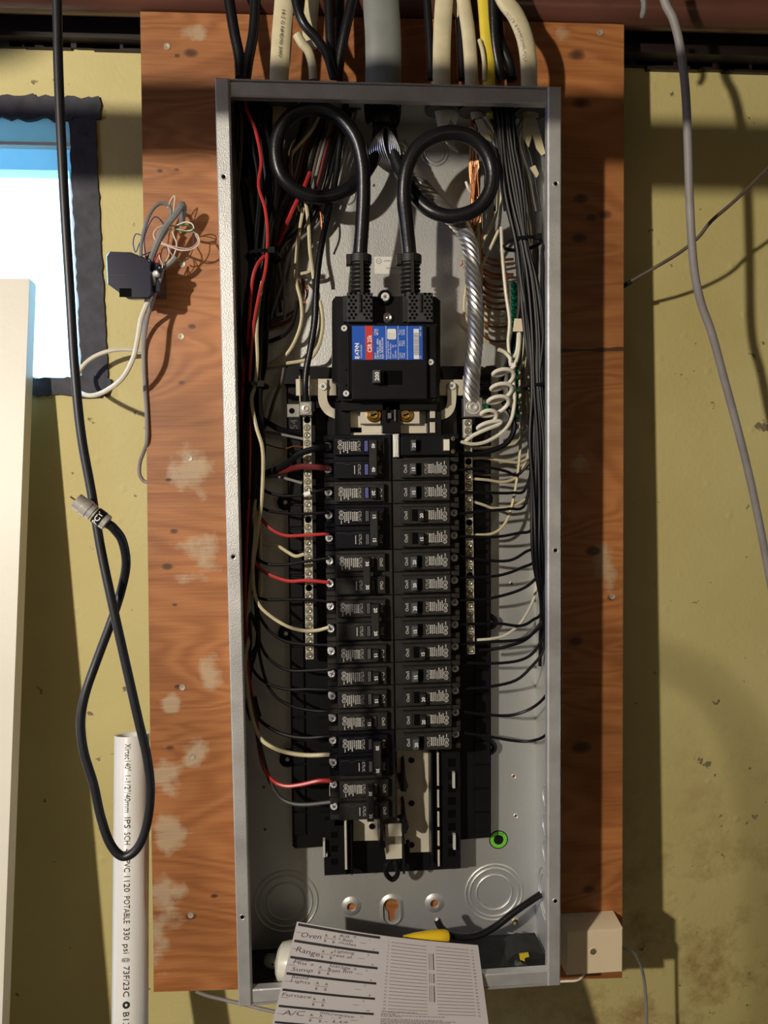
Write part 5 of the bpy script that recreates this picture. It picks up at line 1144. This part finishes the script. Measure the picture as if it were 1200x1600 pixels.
TW = [('thick grey telephone cable folded in a tight bend above the splice box', 'wire_grey', 3.6, [(232, 424, 30), (238, 400, 36), (250, 370, 40), (262, 350, 40), (276, 333, 38), (284, 320, 36), (287, 325, 28), (285, 340, 20), (284, 352, 14)]),
      ('grey cable arching left above the splice box', 'wire_grey', 2.0, [(220, 404, 44), (221, 380, 44), (228, 350, 42), (238, 328, 38), (250, 318, 34), (262, 320, 32), (268, 331, 30), (264, 343, 28), (256, 354, 26)]),
      ('dark cable under the thick grey one on the splice box', 'wire_grey', 2.6, [(228, 408, 34), (240, 392, 30), (252, 372, 26), (262, 356, 24)]),
      ('short grey tube pointing up right from the splice box', 'wire_grey', 3.0, [(256, 418, 34), (266, 411, 36), (275, 402, 36)]),
      ('white telephone wire forming the big right-hand loop', 'wire_white', .8, [(256, 352, 30), (244, 358, 34), (240, 368, 36), (246, 378, 38), (262, 384, 40), (282, 391, 40), (300, 389, 38), (311, 380, 36), (309, 368, 32), (302, 362, 28)]),
      ('pink telephone wire beside the white loop', 'wire_pink', .7, [(258, 354, 32), (248, 362, 36), (246, 372, 38), (256, 380, 40), (275, 386, 42), (296, 388, 40), (309, 378, 36), (305, 366, 32)]),
      ('white telephone wire hooked at top above the splice box', 'wire_white', .6, [(262, 325, 32), (267, 312, 34), (273, 306, 34), (272, 320, 32), (270, 335, 30)]),
      ('white telephone wire looping right of the thick grey cable', 'wire_white', .8, [(276, 352, 34), (290, 347, 36), (300, 350, 36), (302, 358, 34), (290, 361, 34), (276, 358, 34)]),
      ('green telephone wire of the right-hand curl', 'wire_green', .7, [(272, 358, 34), (284, 361, 36), (298, 362, 36), (302, 356, 34), (290, 352, 34), (278, 351, 34)]),
      ('white telephone wire dropping straight to the splice box terminals', 'wire_white', .8, [(268, 358, 34), (272, 370, 36), (276, 382, 38), (272, 398, 38), (262, 412, 38)]),
      ('pink telephone wire splitting at the splice box terminals', 'wire_pink', .6, [(262, 384, 40), (266, 394, 40), (272, 402, 38), (274, 406, 36)]),
      ('white telephone wire end splayed at the splice box', 'wire_white', .6, [(262, 384, 38), (264, 398, 38), (258, 410, 36)]),
      ('thin dark wire looping left of the splice box top', 'wire_blue', .6, [(222, 368, 40), (212, 366, 40), (208, 380, 40), (212, 394, 40), (218, 380, 42), (222, 370, 42)]),
      ('thin blue telephone wire crossing to the loose bundle', 'wire_blue', .6, [(214, 402, 44), (232, 395, 40), (244, 388, 36), (252, 376, 32), (258, 362, 30)]),
      ('thin blue telephone wire bowed behind the grey arch', 'wire_blue', .6, [(228, 402, 38), (226, 370, 34), (240, 340, 26), (252, 345, 22), (258, 358, 24)]),
      ('thin dark wire looping down right of the splice box', 'wire_brown', .6, [(302, 364, 26), (302, 385, 24), (296, 402, 20), (284, 408, 18), (276, 404, 20)]),
      ('red telephone wire stub on the splice box', 'wire_red', .9, [(240, 412, 44), (244, 402, 44), (250, 396, 42), (248, 412, 42)]),
      ('white telephone wire curving over the splice box terminals', 'wire_white', .6, [(248, 395, 42), (250, 405, 44), (254, 414, 42), (252, 425, 42)]),
      ('grey jacketed cable descending from the splice box along the board edge', 'grey_cable', 2.3, [(254, 420, 44), (250, 436, 44), (243, 455, 40), (236, 478, 30), (229, 505, 14), (225, 540, 4), (225, 580, 3), (229, 650, 3), (229, 690, 3), (225, 705, -8), (219, 722, -20), (218, 740, -24), (224, 751, -26), (232, 754, -26)]),
      ('dark grey cable descending beside the splice box', 'wire_grey', 2.6, [(240, 425, 50), (240, 445, 44), (238, 460, 30), (232, 480, 6), (226, 500, -6), (224, 560, -10)]),
      ('white cable drooping left from the splice box across the window corner', 'wire_white', 2.7, [(236, 462, 40), (228, 478, 40), (220, 500, 42), (215, 530, 44), (208, 560, 44), (192, 590, 40), (170, 608, 30), (150, 617, 20), (134, 617, 10), (122, 610, -20), (119, 598, -50), (124, 580, -60), (140, 562, -60), (165, 550, -60), (195, 546, -62), (225, 549, -66)])]
for l, c, r, L in TW: wire(l, c, r, L, 'telephone_wire' if r < 1.2 else 'loose_cable', 'wire' if r < 1.2 else 'cable', n=8, sm=6)

# ---------------------------------------------------------------- right side cables and junction box
MB().tube(pts([(1024, -70, 100), (1038, 0, 100), (1052, 30, 100), (1062, 70, 100), (1070, 130, 100), (1074, 200, 100), (1077, 300, 98), (1081, 380, 92), (1086, 430, 85), (1096, 475, 76), (1112, 520, 68), (1131, 590, 56), (1150, 660, 46), (1170, 740, 38), (1187, 820, 30), (1202, 900, 24), (1220, 1000, 20)], 7), .0045, 14).build('hanging_cable', 'grey_cable', label='grey cable hanging down across the yellow wall at right', cat='cable')
MB().tube(pts([(970, 449, -22), (985, 440, -10), (1020, 420, 8), (1060, 396, 20), (1090, 372, 28), (1112, 345, 34), (1150, 312, 40), (1205, 258, 46), (1250, 215, 50)], 6), .0021, 8).build('thin_cable', 'wire_brown', label='thin brown cable slanting up to the right from the plywood edge', cat='cable')
MB().tube([at(970, 449.5, -18), at(987, 440, -8)], .0028, 8).build('cable_splice', 'tape', label='black taped end of the thin brown cable at the plywood edge', cat='tape')
MB().tube(pts([(1001, -20, 90), (1006, 8, 90), (1003, 28, 84)], 5), [.003]*10 + [.002], 8).build('cable_stub', 'wire_grey', label='short grey cable end poking down beside the grey hanging cable', cat='cable')
# cable hanging outside the view on the lamp side (its soft shadow arcs over the right wall)
def sh(px, py, t=.43): q = wall(px, py); return LP + (q - LP) * t
MB().tube(spline([sh(*q) for q in ((900, 985), (975, 1010), (1040, 1035), (1100, 1062), (1150, 1120), (1180, 1200), (1195, 1290), (1205, 1380), (1215, 1700))], 6), .0042, 10).build('drooping_cable', 'coax', label='dark cable drooping in an arc between the lamp and the panel', cat='cable')
JB = thing('junction_box', at(930, 1520, 0), 'square beige surface junction box with one cover hole, by the lower plywood corner', 'junction box')
x0, z1 = pr(886, 1456, 36); x1, z0 = pr(973, 1519, 36)
bx0, bz1 = pr(890, 1446, 6); bx1, bz0 = pr(972, 1520, 6)
mb = MB(); c = .0012
def rr(x0, x1, z0, z1, y, i): return [(x0+i, y, z0+i), (x1-i, y, z0+i), (x1-i, y, z1-i), (x0+i, y, z1-i)]
vs = rr(x0 - .001, x1 + .001, z0 - .001, z1 + .0015, -.0005, 0) + rr(x0, x1, z0, z1, -.0345, 0) + rr(x0, x1, z0, z1, -.036, c)
mb.add(vs, [(8, 9, 10, 11), (3, 2, 1, 0)] + [(k+i, k+(i+1) % 4, k+4+(i+1) % 4, k+4+i) for k in (0, 4) for i in range(4)], False)
b_ = mb.build('cover', 'beige', JB)
p = at(927, 1487, 36); MB().lathe((p.x, -.036, p.z), (0, -1, 0), [(.0050, 0), (.0048, .0006), (.0042, .0002), (.0040, .0002)], 18).build('hole_rim', 'beige', b_)
MB().lathe((p.x, -.0362, p.z), (0, -1, 0), [(.0041, 0), (.0028, .0003), (0, .0003)], 14).build('cover_screw', mat('hole_shade', (.16, .13, .07), .5), b_)  # dark olive puts the shade of the cover hole into the colour
MB().tube(pts([(970, 1481, 14), (980, 1483, 12), (993, 1492, 0), (1003, 1515, -20), (1008, 1545, -30), (1010, 1590, -34), (1011, 1660, -34)], 6), .0021, 8).build('thin_cable', 'grey_cable', label='thin grey cable leaving the beige junction box to the right and down', cat='cable')
MB().tube(pts([(914, 1518, 8), (910, 1526, 4), (900, 1532, -4), (885, 1533, -10), (866, 1534, -14)], 6), .0016, 8).build('thin_cable', 'wire_white', label='thin white cable leaving the bottom of the beige junction box', cat='cable')
MB().tube(pts([(306, 1549, -30), (325, 1556, -30), (350, 1562, -30), (380, 1569, -24), (412, 1577, -14), (450, 1584, -8), (520, 1590, -8)], 6), .0022, 8).build('thin_cable', 'grey_cable', label='thin grey cable under the lower left corner of the enclosure', cat='cable')

# ---------------------------------------------------------------- things in the bottom of the enclosure
wire('cut black cable lying in the bottom right of the enclosure', 'cable_black', 4.0, [(683, 1437, 60), (690, 1450, 62), (704, 1460, 62), (724, 1464, 60), (748, 1461, 58), (775, 1447, 54), (805, 1424, 50), (845, 1397, 44)], 'cut_cable', 'cable', n=14, sm=8)
p = at(683.5, 1438, 60); MB().lathe(p, (-.5, -.2, .8), [(.0022, -.001), (.0020, .002), (0, .0022)], 10).build('cable_core', 'label_white', label='pale cut core at the end of the black cable in the enclosure bottom', cat='wire')
a = at(703, 1463, 70); b = at(630, 1466, 74)
ax_ = (b - a); LN = ax_.length
mb = MB(); mb.lathe(a, ax_, [(0, 0), (.003, .0004), (.0062, .002), (.0078, .006), (.0080, .012), (.0074, .024), (.0055, .042), (.003, LN), (0, LN + .001)], 20); YM = mb.build('wire_nut', 'yellow_plastic', label='yellow plastic wire connector lying behind the paper directory', cat='wire connector')
a = at(412, 1500, 52)
mb = MB(); d_ = Vector((1, -.15, -.05)).normalized(); nb_ = MB()
CPL = thing('plastic_bottle', a + Vector((.04, 0, -.02)), 'white rounded plastic bottle lying partly under the paper, grey nose to the left', 'bottle')
nb_.lathe(a, d_, [(0, 0), (.004, .001), (.0072, .004), (.0080, .010), (.0085, .017), (.0085, .02)], 20); nb_.build('nose', 'wire_grey', CPL)
mb.lathe(a, d_, [(.0085, .0155), (.0150, .0165), (.0205, .020), (.0228, .028), (.0238, .036), (.0240, .060), (.0235, .075), (0, .078)], 28); mb.build('bottle_body', 'bottle', CPL)
p = at(426, 1507, 62); MB().lathe(p, (0, -1, 0), [(.0014, 0), (0, .0004)], 8).build('nose_hole', 'slot_black', CPL)
FB = thing('rubber_block', at(825, 1515, 40), 'crumpled black rubber boot with yellow scrap in the bottom right corner of the enclosure', 'rubber boot')
random.seed(12)
P = [pr(x, y, 55) for x, y in ((800, 1520), (792, 1502), (802, 1492), (818, 1485), (838, 1488), (852, 1492), (853, 1522))]
MB().prism(list(P), -.055, -.020).build('boot', 'foam', FB)
mb = MB(); 
for (x, y, r) in ((812, 1512, .006), (822, 1517, .007), (804, 1516, .005)):
    mb.lathe(at(x, y, 66), (0, -1, .3), [(r, -.01), (r, 0), (r*.7, .002), (0, .002)], 12)
mb.build('ribbed_plugs', 'sheath_clear', FB)
P = [pr(x, y, 58) for x, y in ((812, 1492), (826, 1490), (827, 1495), (820, 1497), (820, 1502), (813, 1500))]
MB().prism(P, -.058, -.055).build('yellow_scrap', 'jacket_yellow', FB)
fl = at(800, 1505, 50)
MB().box((-W2 + .003, -.094, -H2 + .0017), (W2 - .003, -.004, -H2 + .0026)).build('floor_dirt_shade', 'foam', label='layer of black dirt and painted shade on the floor of the enclosure', cat='dirt')  # black sheet for the dust and for the shade inside the box
for k, (x, y) in enumerate(((741, 1470), (700, 1500), (828, 1470))):
    pass
# paper directory
def pap(u, v, off=0):
    lx_, ly_ = 464 - 34 * v, 1440 + 140 * v; rx_, ry_ = 747 + 16 * v, 1477 + 121 * v
    px_ = lx_ + (rx_ - lx_) * u; py_ = ly_ + (ry_ - ly_) * u + 4.5 * math.sin(math.pi * u)
    d = 86 + (42 * v if v < .42 else 17.6 + 22 * (v - .42)) + 2 * math.sin(math.pi * u) + off
    return at(px_, py_, d)
PD = thing('paper_directory', pap(.5, 1.5), 'paper circuit directory with handwritten entries hanging over the bottom lip', 'paper')
mb = MB(); nu, nv = 24, 24
vs = [pap(i / nu, j / nv * 1.7) for j in range(nv + 1) for i in range(nu + 1)]
fs = [(j*(nu+1)+i, j*(nu+1)+i+1, (j+1)*(nu+1)+i+1, (j+1)*(nu+1)+i) for j in range(nv) for i in range(nu)]
mb.add(vs, fs, True)
k = len(vs); vs2 = [Vector(v) + Vector((0, .0003, 0)) for v in vs]; mb.add(vs2, [tuple(reversed(f)) for f in fs], True)
mb.build('sheet', 'paper', PD)
PW = .200; PH = .100                      # metres per u, v unit, for letter sizes
def pfn(u, v, s=1): return lambda tx, ty: pap(u + tx / PW, v - ty / PH, .25)
bold = MB(); fine = MB(); hand = MB()
def seg(mb, u0, v0, u1, v1, w, n=6):
    vs = []
    for i in range(n + 1):
        t = i / n; vs += [pap(u0 + (u1-u0)*t, v0 + (v1-v0)*t - w/2, .25), pap(u0 + (u1-u0)*t, v0 + (v1-v0)*t + w/2, .25)]
    mb.add(vs, [(2*i, 2*i+1, 2*i+3, 2*i+2) for i in range(n)], False)
for r in range(9):
    v = .028 + r * .182
    seg(bold, .01, v, .46, v, .030 - .001 * r, 8)
    for q, s in ((.17, 'A'), (.215, 'A')): text(fine, s, .0042, pfn(q, v + .066), .01)
    for q, s in ((.17, 'B'), (.215, 'B')): text(fine, s, .0042, pfn(q, v + .128), .01)
    seg(fine, .16, v + .097, .225, v + .097, .004); seg(fine, .01, v + .085, .045, v + .085, .004); seg(fine, .355, v + .090, .388, v + .090, .004)
    text(fine, str(2*r + 1), .0034, pfn(.405, v + .040)); text(fine, str(2*r + 2), .0034, pfn(.432, v + .146))
random.seed(6)
for (s, u, v, sz, wdt) in (('Oven', .093, .125, .0082, .0215), ('Kit +', .29, .065, .0050, .018), ('+ Bath', .275, .112, .0045, .016), ('outlet', .29, .150, .0042, .019), ('Range', .095, .305, .0080, .0250), ('Lighting', .280, .250, .0046, .021), ('rest el.', .278, .300, .0050, .020),
                        ('Washer', .075, .405, .0044, .017), ('Mnt +', .085, .442, .0048, .021), ('Sump', .085, .512, .0060, .021), ('Garage +', .285, .425, .0052, .028), ('Fam Rm', .275, .472, .0056, .024),
                        ('Basmt', .083, .600, .0042, .017), ('Lights', .088, .645, .0046, .019), ('Furnace', .085, .805, .0056, .028), ('A/C', .088, 1.000, .0080, .020), ('microwave', .290, .975, .0045, .032), ('- +', .290, 1.010, .004, .010), ('- Lts', .290, 1.055, .0048, .022)):
    j = U(-.1, .1); text(hand, s, sz, lambda tx, ty, u=u, v=v, j=j: pap(u + (tx + ty*.25) / PW, v - (ty + tx*j) / PH, .25), 0, 'c', wdt)
for k in range(21):
    v = .065 + k * .0420
    seg(fine, .525, v, .715, v + .006, .0055, 3); seg(fine, .765, v, .945, v + .006, .0055, 3)
    text(fine, str(k + 1), .0026, pfn(.508, v)); text(fine, str(k + 22), .0026, pfn(.962, v + .01))
for q, wdd in ((.728, .0016), (.738, .0012), (.750, .0028)):
    for v0, v1 in ((.16, .36), (.41, .52), (.56, .76)):
        x = v0
        while x < v1: seg(bold if wdd > .002 else fine, q - wdd*1.2, x, q + wdd*1.2, x, .010, 1); x += .0145
random.seed(9)
for r, (v, u1) in enumerate(((.895, .66), (.925, .55), (.940, .80), (.955, .58), (.985, .78), (1.000, .84), (1.015, .82), (1.03, .84), (1.045, .8), (1.06, .84))):
    u = .495
    while u < u1: q = U(.006, .02); seg(fine, u, v, u + q, v, .0065, 1); u += q + .004
bold.build('heavy_lines', 'print_black', PD, kind='stuff'); fine.build('printed_lettering', 'print_grey_dark' if False else mat('print_darkgrey', (.10, .09, .09), .8), PD, kind='stuff'); hand.build('handwriting', mat('ink', (.10, .09, .11), .8), PD)
